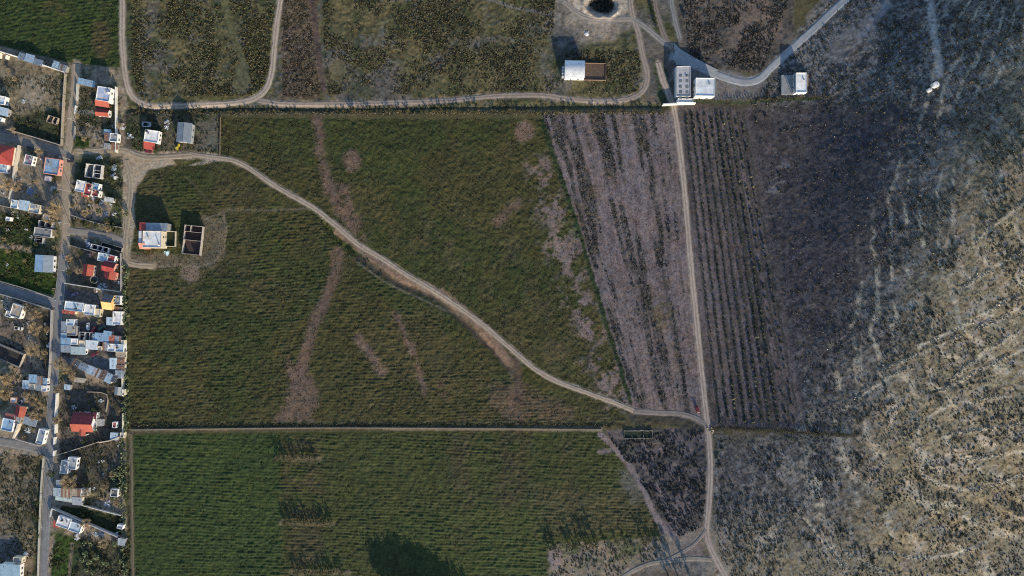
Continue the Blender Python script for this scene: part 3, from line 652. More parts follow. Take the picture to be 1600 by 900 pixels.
        wm.prism(None, [(-hw, a, b) for a, b in ring][::-1], [(hw, a, b) for a, b in ring][::-1], wc); wm.build('wall', M_WALL, root)
        for i in range(n):
            (a0, b0), (a1, b1) = arc(i), arc(i+1); q = [(-hw-.25, a0, b0), (hw+.25, a0, b0), (hw+.25, a1, b1), (-hw-.25, a1, b1)]
            rm.hexa(q, [(p_[0], p_[1], p_[2]+.08) for p_ in q], jit(rc, .05))
        rm.build('roof', M_SHEET, root)
    if wins == 'auto':
        fc = random.choice(((.6,.6,.58), (.35,.3,.25), (.2,.25,.3)))
        if hw > 1.2: opening(root, 'door', 's', -hw*.35, .95, 0, 2.05, hw, hd, random.choice(((.3,.2,.14), (.15,.2,.25), (.5,.5,.5))))
        if hw > 1.7: opening(root, 'window', 's', hw*.42, min(1.2, hw*.6), 1.0, 1.1, hw, hd, fc)
        s2 = side or ('e' if u < 800 else 'w')
        if hd > 1.3: opening(root, 'window', s2, -hd*.35, min(1.1, hd*.5), 1.0, 1.1, hw, hd, fc)
        if hd > 2.4: opening(root, 'window', s2, hd*.4, 1.1, 1.0, 1.1, hw, hd, fc)
        if h > 4.6:
            opening(root, 'window', 's', -hw*.4, 1.1, 3.5, 1.1, hw, hd, fc); opening(root, 'window', s2, hd*.3, 1.1, 3.5, 1.1, hw, hd, fc)
    if tank: tank_part(root, tank[0]*hw, tank[1]*hd, h+.03 if roof == 'flat' else h+.35, tank[2] if len(tank) > 2 else (.05,.05,.055))
    if extra: extra(root, hw, hd, h)
    return root
def shell(label, u, v, w, d, rot, h, parts, wc=(.42,.41,.39), fc=(.05,.045,.042), cat='unfinished house', name='unfinished_house', cells=None, gaps=True):
    """roofless block walls; parts: inner wall lines in unit coordinates"""
    FOOT.append((u, v, max(w, d)/2+2)); x, y = P(u, v, h); hw, hd = w*S/2, d*S/2; root = empty(name, x, y, float(zb(x, y)), rot); tag(root, label, cat)
    t = .2; wm = MB(); hh = lambda: h*random.uniform(.88, 1.04)
    for sgn in (-1, 1):
        n = 3
        for i in range(n):
            a, b = -hw+2*hw*i/n, -hw+2*hw*(i+1)/n
            wm.box(a, b, sgn*hd-(t if sgn > 0 else 0), sgn*hd+(t if sgn < 0 else 0), -.5, hh() if not (gaps and sgn < 0 and i == 1) else h*.35, jit(wc))
            a, b = -hd+t+(2*hd-2*t)*i/n, -hd+t+(2*hd-2*t)*(i+1)/n
            wm.box(sgn*hw-(t if sgn > 0 else 0), sgn*hw+(t if sgn < 0 else 0), a, b, -.5, hh(), jit(wc))
    wm.build('wall', M_BLOCK, root)
    for (o, p, a, b) in parts:
        m = MB()
        if o == 'v': m.box(p*hw-.08, p*hw+.08, a*(hd-t-.01), b*(hd-t-.01), -.3, hh(), jit(wc))
        else: m.box(a*(hw-t-.01), b*(hw-t-.01), p*hd-.08, p*hd+.08, -.3, hh()-.05, jit(wc))
        m.build('partition', M_BLOCK, root)
    f = MB(); f.box(-hw+t+.01, hw-t-.01, -hd+t+.01, hd-t-.01, -.3, .45, fc); f.build('floor', M_SOIL, root)
    return root

Hs = house
# --- west of the main street, from the top
for i, (u, v, w, d, h, c, l) in enumerate([(34,88,9,9,2.6,GB,'leftmost grey lean-to shed behind the white wall'), (46,91,13,11,2.8,LB,'widest pale lean-to shed behind the white wall'), (59,97,14,8,2.5,GB,'long low grey lean-to right of the widest pale shed'),
      (87,101,8,9,2.6,LB,'blue grey lean-to near the right end of the white wall'), (98,106,11,9,2.6,GR,'last lean-to shed at the right end of the white wall')]):
    Hs(l, u, v, w, d, 16, h, 'shed', c, BK, 'lean_to_shed', 'shed', rusty=.1, pitch=-.08, wins='none', group='lean-to sheds along the white wall')
Hs('white and blue roofed house cut by the left edge in the upper left', 0, 156, 16, 13, 10, 3, 'flat', WH, WH, rc2=LB)
Hs('pale blue sheet roof shed at the left edge below the white roofed house', 4, 174, 17, 11, 14, 2.7, 'shed', LB, BK, 'shed', 'shed')
Hs('tiny white block at the left edge above the upper cross street', 0, 186, 7, 6, 14, 2.4, 'flat', WH, WH, 'shed', 'shed')
shell('small ruined block room with rubble in the corner lot', 81, 187, 16, 11, 17, 1.8, [('v',.1,-1,1)], wc=(.36,.30,.24), name='ruined_room', cat='ruin')
Hs('house with large bright red roof at the left edge', 6, 242, 28, 28, 9, 4.2, 'hip', RD, CR, ridge='y')
Hs('pale blue flat roofed annex below the red roofed house at left edge', 3, 263, 17, 13, 9, 3, 'flat', LB, WH)
Hs('small narrow house with purple and grey roof beside the long pale wall', 45, 250, 13, 15, 14, 2.9, 'flat', GR, WH, rc2=(.25,.15,.2))
Hs('house with blue roof in four panels and pinkish right wall', 81, 260, 23, 25, 8, 3.2, 'flat', BL, PK, rc2=GB)
Hs('tiny white and pink annex below the four panel blue roof', 75, 279, 9, 6, 10, 2.4, 'shed', (.6,.5,.5), WH, 'shed', 'shed')
Hs('grey lean-to hut standing alone in the yard below the four panel blue roof', 83, 295, 6, 6, 5, 2.2, 'shed', GR, BK, 'hut', 'hut')
Hs('narrow whitish blue roof at the left of a row of three', 23, 319, 11, 13, 9, 2.8, 'flat', LB, WH)
Hs('light blue sheet roof in the middle of a row of three', 38, 321, 15, 14, 9, 3, 'shed', LB, WH)
Hs('tan and grey roofed house at the right of a row of three', 54, 326, 17, 14, 11, 3, 'flat', CR, CR, rc2=GB)
Hs('small white flat hut under the wide leafless tree', 73, 339, 11, 7, 14, 2.3, 'flat', WH, WH, 'hut', 'hut')
Hs('tiny white hut alone in the bright green garden', 13, 342, 7, 6, 10, 2.2, 'flat', WH, WH, 'hut', 'hut', wins='none')
shell('upper two roofless rooms of the grey block building', 70, 350, 21, 10, 8, 2.7, [('v',0,-1,1)])
Hs('grey concrete slab house joined between roofless rooms', 67, 363, 27, 13, 8, 2.9, 'flat', (.2,.2,.21), (.6,.58,.54), rc2=(.22,.22,.23))
shell('small lower roofless room of the grey block building', 60, 375, 13, 9, 8, 2.5, [('h',.2,-1,.2)])
Hs('house half blue half grey roof beside the main street', 69, 412, 27, 25, 3, 3.2, 'gable', GB, WH, ridge='y', pitch=.7, rc2=BL)
Hs('grey concrete house with irregular white trim in the bare lot', 26, 486, 17, 20, 18, 3.1, 'flat', BK, WH, rc2=TN)
Hs('low white annex left of the grey concrete house in the bare lot', 14, 491, 10, 9, 18, 2.5, 'flat', GR, WH, 'shed', 'shed')
shell('small open tank room above the low white annex', 17, 485, 6, 6, 18, 2.0, [('v',0,-1,1)], name='water_cistern', cat='cistern', gaps=False)
shell('large dark walled yard cut by the left edge', 6, 553, 58, 22, 22, 1.9, [('h',.86,-1,1)], wc=(.38,.34,.29), name='walled_yard', cat='yard')
Hs('narrow light blue roof at the left end of the long sheet roofed row', 40, 601, 9, 12, 4, 2.8, 'shed', LB, WH)
Hs('strong blue sheet roof in the long row right of the light blue one', 51, 592, 11, 12, 4, 3, 'shed', BL, BK)
Hs('cream flat roof below the strong blue sheet roof', 50, 604, 9, 9, 4, 2.7, 'flat', CR, CR)
Hs('brown grey rusty roof in the middle of the long row', 61, 595, 10, 13, 4, 2.9, 'shed', (.25,.22,.21), BK, rusty=.3)
Hs('grey roofed room below the brown grey rusty roof', 61, 606, 11, 8, 4, 2.5, 'shed', GB, BK, 'shed', 'shed')
Hs('small blue roof at the right end of the long row', 69, 596, 7, 9, 4, 2.8, 'shed', BL, WH)
Hs('small white roof at the right end of the long row by the street', 69, 607, 8, 9, 4, 2.6, 'flat', WH, WH)
Hs('small white cube house with brown left side', 21, 625, 9, 8, 4, 2.8, 'flat', WH, (.45,.28,.2), 'hut', 'hut')
Hs('small gable house with orange red roof behind the white pickup', 32, 643, 14, 15, 10, 3, 'gable', OR, CR, ridge='y', rc2=DR)
Hs('faded dark red roof left of the small orange gable house', 16, 652, 16, 9, 14, 2.9, 'shed', (.30,.10,.09), BK)
Hs('blue roof with wide white border beside the lower cross street', 12, 664, 18, 19, 12, 3.2, 'flat', BL, WH)
Hs('grey slab house between the blue roof and the pale strip wall', 27, 656, 10, 12, 12, 2.8, 'flat', GR, BK)
Hs('blue grey sheet roof on the right of the pale strip wall', 47, 659, 19, 11, 16, 2.8, 'shed', GB, BK)
Hs('long narrow blue roof with white right edge by the street corner', 64, 682, 11, 23, 15, 3, 'flat', GB, WH)
Hs('large blue sheet roof house in the bottom left corner', 16, 893, 30, 22, 4, 3.4, 'shed', (.30,.43,.52), WH)
Hs('pale grey roofed room above the blue roof in the bottom left corner', 28, 875, 14, 9, 4, 2.8, 'flat', BK, CR)
# --- between the main street and the fields, from the top
Hs('long blue sheet lean-to reaching from street to the red and white house', 135, 129, 25, 8, 13, 2.7, 'shed', (.27,.40,.52), BK, 'lean_to_shed', 'shed')
def red_canopies(root, hw, hd, h):
    m = MB(); q = [(-hw-1.0, -hd-2.9), (hw*.95, -hd-2.9), (hw*.85, -hd-.02), (-hw-.6, -hd-.02)]
    zz = [h-1.7, h-1.7, h-.1, h-.1]; m.hexa([(*p, z) for p, z in zip(q, zz)], [(*p, z+.14) for p, z in zip(q, zz)], OR); m.build('red_canopy', M_TILE, root)
    m = MB(); q = [(-hw-1.05, -hd), (-hw-.02, -hd), (-hw-.02, hd), (-hw-1.05, hd)]; zz = [h-1.3, h-.1, h-.1, h-1.3]
    m.hexa([(*p, z) for p, z in zip(q, zz)], [(*p, z+.12) for p, z in zip(q, zz)], DR); m.build('side_canopy', M_TILE, root)
Hs('tall white flat roofed house with red sloping skirts of tile', 162, 147, 21, 22, 9, 5.4, 'flat', (.55,.57,.62), WH, rc2=(.38,.45,.6), tank=(.8,.3,(.75,.75,.72)), extra=red_canopies)
Hs('small red gable annex with white right end below the tall white house', 160, 176, 19, 10, 5, 3, 'gable', OR, WH, 'annex', 'annex', ridge='x', rc2=DR)
Hs('grey panelled flat roof against the white boundary wall', 178, 215, 12, 13, 5, 3, 'flat', GB, WH, rc2=GR)
Hs('low grey blue shed left of the grey panelled roof', 168, 214, 9, 11, 5, 2.5, 'shed', GB, BK, 'shed', 'shed', rusty=.15)
Hs('small pale shed at the lower end of the grey shed cluster', 167, 228, 8, 7, 5, 2.4, 'shed', GR, BK, 'shed', 'shed')
Hs('dark rusty lean-to beneath the grey panelled roof', 179, 229, 8, 8, 5, 2.2, 'shed', BR, BK, 'lean_to_shed', 'shed', rusty=.6)
Hs('narrow bluish shed at the top of the grey shed cluster', 168, 206, 10, 6, 5, 2.5, 'shed', BL, BK, 'shed', 'shed')
shell('four room roofless house with thick white walls on the green lot', 145, 267, 25, 21, 6, 2.8, [('v',.02,-1,1), ('h',.12,.02,1), ('h',-.28,.02,1)], wc=(.55,.54,.52), fc=(.10,.11,.12))
Hs('white flat roof on the left of the red and blue house', 126, 291, 15, 18, 13, 3.1, 'flat', WH, WH)
Hs('dark red flat roof in the middle between white and blue roofs', 138, 296, 12, 19, 13, 3.2, 'flat', (.33,.06,.07), CR, rc2=(.36,.07,.06), tank=(.4,-.1,(.7,.7,.7)))
Hs('blue flat roof with white right wall joined to the dark red roof', 149, 291, 11, 10, 13, 3.2, 'flat', BL, WH)
Hs('dark red roof with white right wall below the blue flat roof', 149, 302, 11, 10, 13, 3.0, 'flat', (.34,.07,.06), WH, tank=(.8,.3))
Hs('small orange tiled porch below the dark red roof', 132, 304, 9, 6, 13, 2.4, 'shed', OR, CR, 'porch', 'porch', pitch=.2, wins='none')
Hs('pale ribbed shed alone in the cluttered yard', 170, 312, 13, 6, 10, 2.5, 'shed', (.6,.6,.56), WH, 'shed', 'shed')
shell('narrow roofless block of three small rooms in a row', 155, 388, 28, 8, 14, 2.6, [('v',-.28,-1,1), ('v',.3,-1,1)], wc=(.6,.6,.6), fc=(.02,.02,.025), gaps=False)
shell('long low roofless enclosure behind the three small rooms', 174, 386, 34, 7, 16, 1.2, [('v',.97,-1,1)], wc=(.30,.29,.28), fc=(.02,.025,.02), name='walled_yard', cat='yard')
Hs('pale blue flat roof above the red tiled houses', 161, 402, 16, 13, 10, 3.1, 'flat', LB, WH)
Hs('dark red flat roof with white trim right of the pale blue roof', 174, 404, 12, 10, 12, 3.1, 'flat', (.35,.06,.06), WH)
Hs('red tiled house with salmon front wall in the walled compound', 170, 417, 18, 14, 13, 3.6, 'gable', RD, PK, ridge='x', rc2=DR)
Hs('lower red tiled wing at the bottom of the walled compound', 172, 430, 17, 11, 12, 2.9, 'gable', OR, PK, 'annex', 'annex', ridge='y', rc2=DR)
Hs('separate orange red pavilion in the walled compound near the street', 138, 422, 15, 16, 8, 3, 'gable', OR, CR, 'pavilion', 'pavilion', ridge='y', rc2=DR)
Hs('tall yellow house with dark roof and sunlit yellow slope', 169, 472, 14, 22, 8, 5.2, 'gable', YE, YE, ridge='x', pitch=2.2, rc2=(.14,.13,.13))
Hs('blue grey flat roof joined to the tall yellow house', 182, 469, 13, 14, 3, 3.4, 'flat', GB, WH, tank=(-.5,.6))
Hs('narrow rusty strip roof between blue grey and white roofs', 182, 482, 13, 4, 3, 2.8, 'shed', BR, BK, 'lean_to_shed', 'shed', rusty=.6, wins='none')
Hs('white flat roof against the field hedge below the yellow house', 183, 497, 13, 21, 2, 3, 'flat', WH, WH)
Hs('light blue low roof left of the white roof by the hedge', 173, 502, 12, 11, 4, 2.6, 'shed', LB, WH)
Hs('long pale blue roofed house with black roof tank', 116, 479, 29, 14, 8, 3.2, 'flat', (.5,.6,.68), WH, tank=(.25,-.4))
Hs('white square roof at the right end of the long pale blue house', 140, 484, 16, 16, 6, 3.3, 'flat', WH, WH)
Hs('narrow cream annex at the right end of the white square roof', 153, 489, 8, 13, 5, 2.6, 'flat', CR, CR, 'annex', 'annex')
Hs('narrow orange awning along the street front of the long pale house', 107, 488, 19, 4, 8, 2.5, 'shed', OR, CR, 'awning', 'awning', wins='none', pitch=.15)
Hs('grey narrow roof at the street edge of the dense block', 100, 512, 7, 18, 2, 2.8, 'shed', GB, BK)
Hs('light blue square roof in the dense block', 110, 504, 12, 10, 3, 3, 'flat', LB, WH)
Hs('sandy grey concrete roof below the light blue square roof', 112, 517, 15, 15, 3, 3, 'flat', TN, BK, rc2=GR)
Hs('small blue roof at the street edge of the dense block', 100, 525, 8, 7, 2, 2.6, 'shed', LB, BK)
Hs('bright blue sheet roof at the street edge of the dense block', 103, 534, 15, 11, 2, 3, 'shed', BL, BK)
Hs('dull blue grey roof below the bright blue sheet roof', 103, 545, 15, 10, 2, 2.8, 'shed', GB, BK)
Hs('white roof square beside the bright blue sheet roof', 116, 534, 10, 10, 2, 3, 'flat', WH, WH)
Hs('long pale grey green roof at the bottom of the dense block', 122, 548, 22, 11, 3, 2.9, 'shed', (.40,.50,.52), WH)
Hs('cluttered cream courtyard room above the long grey green roof', 128, 537, 9, 10, 3, 2.6, 'flat', CR, CR)
shell('narrow roofless room with dark floor in the dense block', 127, 525, 9, 12, 4, 2.6, [('h',.3,-1,1)], wc=(.5,.48,.45), fc=(.06,.06,.07))
shell('wider roofless room with dark floor beside the narrow one', 138, 526, 12, 13, 4, 2.6, [('v',.2,-1,1)], wc=(.5,.48,.45), fc=(.07,.07,.08))
Hs('wide strong blue sheet roof in the middle of the dense block', 159, 527, 20, 12, 4, 3, 'shed', BL, BK)
Hs('small strong blue roof rising above the wide blue one', 168, 521, 11, 6, 8, 3.2, 'shed', BL, BK, 'shed', 'shed')
Hs('narrow blue roof left of the wide blue sheet roof', 149, 528, 7, 10, 4, 2.7, 'shed', (.3,.42,.5), BK)
Hs('red sheet roof right of the wide blue sheet roof', 174, 530, 9, 11, 4, 2.9, 'shed', (.40,.13,.09), BK)
Hs('grey roof right of the red sheet roof', 183, 531, 10, 11, 4, 2.7, 'shed', GB, BK, rusty=.1)
Hs('tiny white room at the hedge end of the dense block', 192, 535, 5, 7, 2, 2.6, 'flat', WH, CR, 'hut', 'hut', wins='none')
Hs('white sheet roof below the roofless rooms', 143, 539, 17, 13, 4, 3, 'shed', (.62,.68,.72), WH)
Hs('grey narrow roof between white sheet roof and white house', 165, 541, 8, 12, 4, 2.7, 'shed', GR, BK, rusty=.15)
Hs('small cream block at the right foot of the white sheet roof', 156, 544, 6, 6, 4, 2.3, 'flat', CR, CR, 'hut', 'hut', wins='none')
Hs('white house roof at the lower right of the dense block', 174, 543, 11, 12, 3, 3, 'flat', WH, WH)
Hs('blue roof with dark tank at the lower right of the dense block', 187, 544, 13, 12, 3, 3, 'flat', LB, WH, tank=(-.5,.1))
Hs('tan ribbed roof at the top of the row along the hedge', 188, 555, 13, 11, 2, 2.7, 'shed', TN, CR, rusty=.2)
Hs('reddish rusty roof in the row along the hedge', 188, 566, 12, 10, 2, 2.6, 'shed', RU, CR, rusty=.6)
Hs('dark ribbed roof under the reddish rusty roof', 188, 575, 12, 8, 2, 2.6, 'shed', BR, CR, rusty=.4)
Hs('light blue roof left of the row along the hedge', 177, 568, 10, 16, 3, 2.8, 'shed', LB, WH)
Hs('mixed grey blue roof at the lower end of the row along the hedge', 187, 585, 12, 11, 3, 2.5, 'shed', GB, BK, rusty=.15)
for (u, v, w, d, c, l) in [(118,567,12,9,DG,'darkest shed at the upper end of the slanting row of sheds'), (129,573,11,9,GB,'blue grey shed second in the slanting row of sheds'), (140,578,9,11,LB,'narrow pale shed in the slanting row of sheds'),
      (151,583,12,12,(.5,.47,.45),'broad whitish shed in the middle of the slanting row'), (161,586,8,13,BR,'rusty brown shed right of the broad whitish shed'), (170,591,11,13,LB,'bright light blue shed near the end of the slanting row'), (179,591,6,12,DG,'narrow dark shed at the lower end of the slanting row')]:
    Hs(l, u, v, w, d, 25, 2.6, 'shed', c, (.5,.42,.3), 'shed', 'shed', rusty=.12, pitch=-.08)
Hs('pale canvas lean-to with torn edge below the leafless trees', 124, 594, 15, 6, 8, 2.0, 'shed', (.42,.37,.30), BK, 'lean_to_shed', 'shed', wins='none')
Hs('small blue hut near the street south of the slanting sheds', 105, 605, 8, 7, 8, 2.2, 'shed', LB, BK, 'hut', 'hut')
Hs('grey pitched hut against the hedge wall', 185, 611, 10, 11, 6, 2.5, 'gable', GR, BK, 'hut', 'hut', ridge='y')
Hs('narrow white hut right of the grey pitched hut', 193, 613, 4, 9, 2, 2.6, 'flat', WH, CR, 'hut', 'hut', wins='none')
def red_house(root, hw, hd, h):
    m = MB()
    for s_, c in ((-1, OR), (1, jit(OR))):
        q = [(-.2+s_*1.9, -hd-2.6), (-.2, -hd-2.6), (-.2, -hd+1.6), (-.2+s_*1.9, -hd+1.6)]; zz = [h-.2, h+.75, h+.75, h-.2]
        if s_ > 0: q = q[::-1]; zz = zz[::-1]
        m.hexa([(*p, z) for p, z in zip(q, zz)], [(*p, z+.1) for p, z in zip(q, zz)], c)
    m.build('porch_roof', M_TILE, root)
    m = MB()
    for a in (-1.8, 1.4): m.box(a-.14, a+.14, -hd-2.4, -hd-2.1, -.4, h-.25, WH)
    m.build('porch_post', M_WALL, root)
    m = MB(); m.box(hw+.02, hw+4.2, -1.6, 2.2, -.3, .45, GR); o = m.build('terrace', M_WALL, root)
    m = MB()
    for i in range(6): m.box(hw+.5+i*.62, hw+.58+i*.62, -1.5, 2.1, 2.3, 2.45, (.5,.5,.5))
    for a in (-1.45, 2.0): m.box(hw+.1, hw+4.1, a, a+.1, 2.15, 2.3, (.5,.5,.5)); m.box(hw+3.9, hw+4.05, a, a+.1, .45, 2.15, (.5,.5,.5))
    m.build('pergola', M_WALL, root)
Hs('large red tiled house with front gable in a dark garden', 129, 662, 32, 24, 2, 4.0, 'gable', OR, WH, ridge='x', rc2=(.24,.045,.05), extra=red_house)  # rear slope is the shaded copy of the lit orange tile
Hs('rear red tiled wing behind the large red tiled house', 132, 649, 36, 8, 2, 3.2, 'shed', (.26,.05,.055), WH, 'annex', 'annex', pitch=-.2)
Hs('tiny red and white shed near the hedge right of the large red house', 179, 664, 6, 9, 4, 2.3, 'flat', (.4,.12,.1), WH, 'shed', 'shed')
Hs('small bluish white shed by the tan boundary wall', 178, 682, 10, 10, 8, 2.5, 'shed', LB, WH, 'shed', 'shed')
Hs('grey hut at the corner of the tan wall and the hedge', 191, 680, 6, 8, 5, 2.4, 'flat', GR, CR, 'hut', 'hut')
Hs('irregular grey roofed house standing by the street under a dark tree', 101, 730, 12, 20, 8, 2.9, 'flat', GR, WH, tank=(.2,.4,(.6,.6,.6)))
Hs('paler right wing of the irregular grey roofed house', 113, 724, 14, 18, 8, 2.8, 'flat', (.36,.39,.42), WH)
Hs('small grey blue shed above the striped long roof', 92, 756, 7, 11, 4, 2.4, 'shed', GB, BK, 'shed', 'shed')
Hs('blue grey end of the striped long roof at the street', 90, 769, 12, 12, 4, 2.7, 'shed', (.36,.44,.48), BK)
Hs('long roof striped in tan, brown and grey sheets', 111, 771, 29, 13, 4, 2.8, 'shed', TN, CR, rusty=.45)
Hs('small white cube at the right end of the striped long roof', 132, 769, 10, 11, 4, 2.9, 'flat', (.7,.66,.58), WH, 'hut', 'hut')
Hs('pale green narrow lean-to below the striped long roof', 100, 780, 25, 5, 9, 2.4, 'shed', PG, BK, 'lean_to_shed', 'shed', wins='none')
Hs('grey ribbed shed below the small white cube', 121, 783, 14, 11, 4, 2.6, 'shed', (.36,.38,.40), CR, 'shed', 'shed')
Hs('small house with dark roof and bright white front near the hedge', 179, 770, 11, 12, 5, 3, 'flat', DG, WH)
Hs('white roofed house with red corner at the bend of the street', 100, 816, 21, 16, 19, 3.3, 'flat', WH, WH, rc2=(.6,.6,.62), tank=(-.3,.3))
Hs('small red roofed porch at the street corner of the white roofed house', 88, 819, 8, 9, 19, 2.6, 'shed', (.42,.09,.06), CR, 'porch', 'porch', wins='none')
Hs('blue roof with broad white border behind the white roofed house', 118, 824, 19, 14, 19, 3.2, 'flat', (.45,.55,.62), WH)
Hs('pale low hut behind the blue roof with white border', 119, 816, 12, 6, 24, 2.4, 'flat', GR, BK, 'hut', 'hut')
Hs('blue grey hut with tilted roof under the nopal bushes', 190, 847, 10, 11, 12, 2.5, 'shed', GB, BK, 'hut', 'hut', pitch=.25)
Hs('small white shed near the hedge at the lower right of the village', 188, 823, 9, 6, 12, 2.3, 'flat', (.6,.58,.58), WH, 'shed', 'shed')
# --- along the village edge and in the fields
def red_front(root, hw, hd, h):
    m = MB(); q = [(-hw-.15, -hd-4.0), (hw-1.6, -hd-4.2), (hw-1.6, -hd-.02), (-hw-.15, -hd-.02)]; zz = [h-1.2, h-1.2, h-.1, h-.1]
    m.hexa([(*p, z) for p, z in zip(q, zz)], [(*p, z+.12) for p, z in zip(q, zz)], (.42,.08,.06)); m.build('porch_roof', M_TILE, root)
    m = MB()
    for a in (-hw+.2, 0, hw-1.9): m.box(a-.1, a+.1, -hd-3.9, -hd-3.7, -.4, h-1.25, WH)
    m.build('porch_post', M_WALL, root)
Hs('white roofed house with red porch roof at the start of the track', 237, 213, 22, 19, 8, 3.2, 'flat', WH, WH, tank=(-.75,.7), extra=red_front)
shell('small roofless pen behind the white house with red porch', 228, 194, 12, 7, 3, 1.6, [('v',.5,-1,1)], wc=(.5,.52,.55), fc=(.03,.03,.035), name='walled_yard', cat='yard', gaps=False)
Hs('steel grey gable barn with darker left slope', 288, 207, 21, 29, 5, 4.0, 'gable', (.20,.235,.27), GR, 'barn', 'barn', ridge='y', pitch=1.0)
def hall(root, hw, hd, h):
    k = .36
    m = MB(); strips(m, -hw+.9, hw+2.6, lambda a, b: h-.9-.05*(b-hd), hd+.02, hd+4.6, GB, var=.05); m.build('rear_roof', M_SHEET, root)
    m = MB(); strips(m, -hw-2.6, -hw+.85, lambda a, b: h-.7-.05*(b-hd), hd+.3, hd+4.9, (.33,.06,.05), var=.06); m.build('red_roof', M_SHEET, root)
    m = MB(); m.box(-hw-2.5, hw+2.4, hd+.25, hd+4.4, -.5, h-1.2, BK); m.build('rear_wall', M_BLOCK, root)
    m = MB(); m.box(-hw-2.7, -hw-1.1, -hd+2.4, hd, -.5, h-.5, (.6,.62,.66)); m.box(-hw-1.05, -hw-.02, -hd+2.4, hd, -.5, h-.7, (.30,.13,.15)); m.build('side_room', M_WALL, root)
    m = MB(); q = [(-hw-2.4, -hd-.6), (-hw+1.2, -hd-.6), (-hw+1.2, -hd+2.35), (-hw-2.4, -hd+2.35)]; zz = [h-.9, h-.9, h+.42, h+.42]
    m.hexa([(*p, -.4) for p in q], [(*p, z) for p, z in zip(q, zz)], (.6,.25,.19)); m.build('salmon_porch', M_TILE, root)
    m = MB(); m.cyl(hw*.8, -hd*.7, h, h+1.9, .35, .3, 10, WH); m.build('chimney', M_WALL, root)
    m = MB(); m.tube([(hw*.75, -hd*.5, h), (hw*.75, -hd*.5, h+4.2)], [.07, .05], 6, (.4,.4,.4)); m.build('mast', M_METAL, root)
Hs('largest village building with big white roof and salmon porch', 238, 374, 29, 26, 1, 6.2, 'flat', (.66,.67,.66), CR, 'workshop_hall', 'hall', extra=hall)
shell('small cream walled garden joined to the large white hall', 266, 373, 15, 24, 2, 1.7, [('h',.93,-1,1)], wc=(.55,.5,.4), fc=(.03,.04,.02), name='walled_yard', cat='yard', gaps=False)
shell('large roofless three room house with brown floors in the field', 300, 375, 28, 45, 6, 2.8, [('h',-.02,-1,1), ('h',.56,-1,1), ('v',-.3,.56,1)], wc=(.42,.38,.33), fc=(.062,.046,.042))
# --- north-east
def pen(root, hw, hd, h):
    m = MB(); m.box(hw+.05, hw+12.6, -hd, -hd+.18, -.5, 1.1, (.2,.14,.11)); m.box(hw+.05, hw+12.6, hd-.18, hd, -.5, 1.1, (.2,.14,.11)); m.box(hw+12.42, hw+12.6, -hd+.18, hd-.18, -.5, 1.1, (.2,.14,.11)); m.build('yard_wall', M_BLOCK, root)
    m = MB(); m.box(hw+.05, hw+12.4, -hd+.19, hd-.19, -.5, .42, (.12,.085,.065)); m.build('yard_floor', M_SOIL, root)
    m = MB(); m.box(-hw-1.6, -hw-.05, -hd*.8, hd*.5, -.5, 2.4, (.3,.3,.32))
    for i in range(4): m.box(-hw-1.62, -hw-.03, -hd*.75+i*1.7, -hd*.75+i*1.7+.25, 2.41, 2.55, WH)
    m.build('side_lean_to', M_BLOCK, root)
Hs('white arched roof warehouse with brown walled yard', 898, 108, 30, 27, 1, 4.6, 'barrel', (.66,.68,.70), WH, 'warehouse', 'warehouse', pitch=1.3, extra=pen)
def skylights(root, hw, hd, h):
    for i in range(5):
        for j in range(2):
            m = MB(); a, b = -.2+j*3.6-1.4, hd-5.2-i*3.05; m.box(a-.75, a+.75, b-.7, b+.7, h+.04, h+.16, (.13,.15,.16)); m.build('skylight', M_DECK, root)
    m = MB(); m.box(hw+.02, hw+.7, -hd*.2, hd*.75, -.4, .9, (.25,.24,.23)); m.build('planter', M_BLOCK, root)
Hs('long grey flat roof with ten dark square skylights', 1068, 127, 22, 47, 0, 4.6, 'flat', (.40,.40,.42), (.5,.5,.5), 'school_building', 'building', side='e', extra=skylights)
Hs('low white front block at the foot of the skylight building', 1071, 157, 24, 6, 1, 4.0, 'flat', (.55,.58,.6), WH, 'annex', 'annex')
Hs('square building with pale roof and bright white front wall', 1102, 136, 30, 28, 1, 5.8, 'flat', (.60,.64,.67), WH, 'community_hall', 'hall', rc2=(.64,.67,.69))
def apron(root, hw, hd, h):
    m = MB(); m.box(-hw-6.4, -hw-.03, -hd, hd, -.8, .5, (.24,.25,.27)); m.build('platform', M_DECK, root)
    m = MB()
    for i in range(5): m.box(-hw-.9, -hw-.6, -hd+.4+i*2.2, -hd+.7+i*2.2, .5, h-.6, (.3,.3,.3))
    m.box(-hw-1.0, -hw-.03, -hd, hd, h-.6, h-.45, (.18,.18,.19)); m.build('colonnade', M_WALL, root)
    m = MB(); m.box(hw+.02, hw+2.0, -hd*.2, hd, -.6, 2.0, (.2,.16,.13)); m.box(hw+.3, hw+1.0, -.3, .8, 2.0, 2.6, WH); m.build('side_room', M_BLOCK, root)
Hs('narrow white roofed building alone by the concrete road', 1251, 130, 17, 31, 0, 4.4, 'flat', (.70,.70,.69), WH, 'school_building', 'building', side='w', pitch=.03, extra=apron)
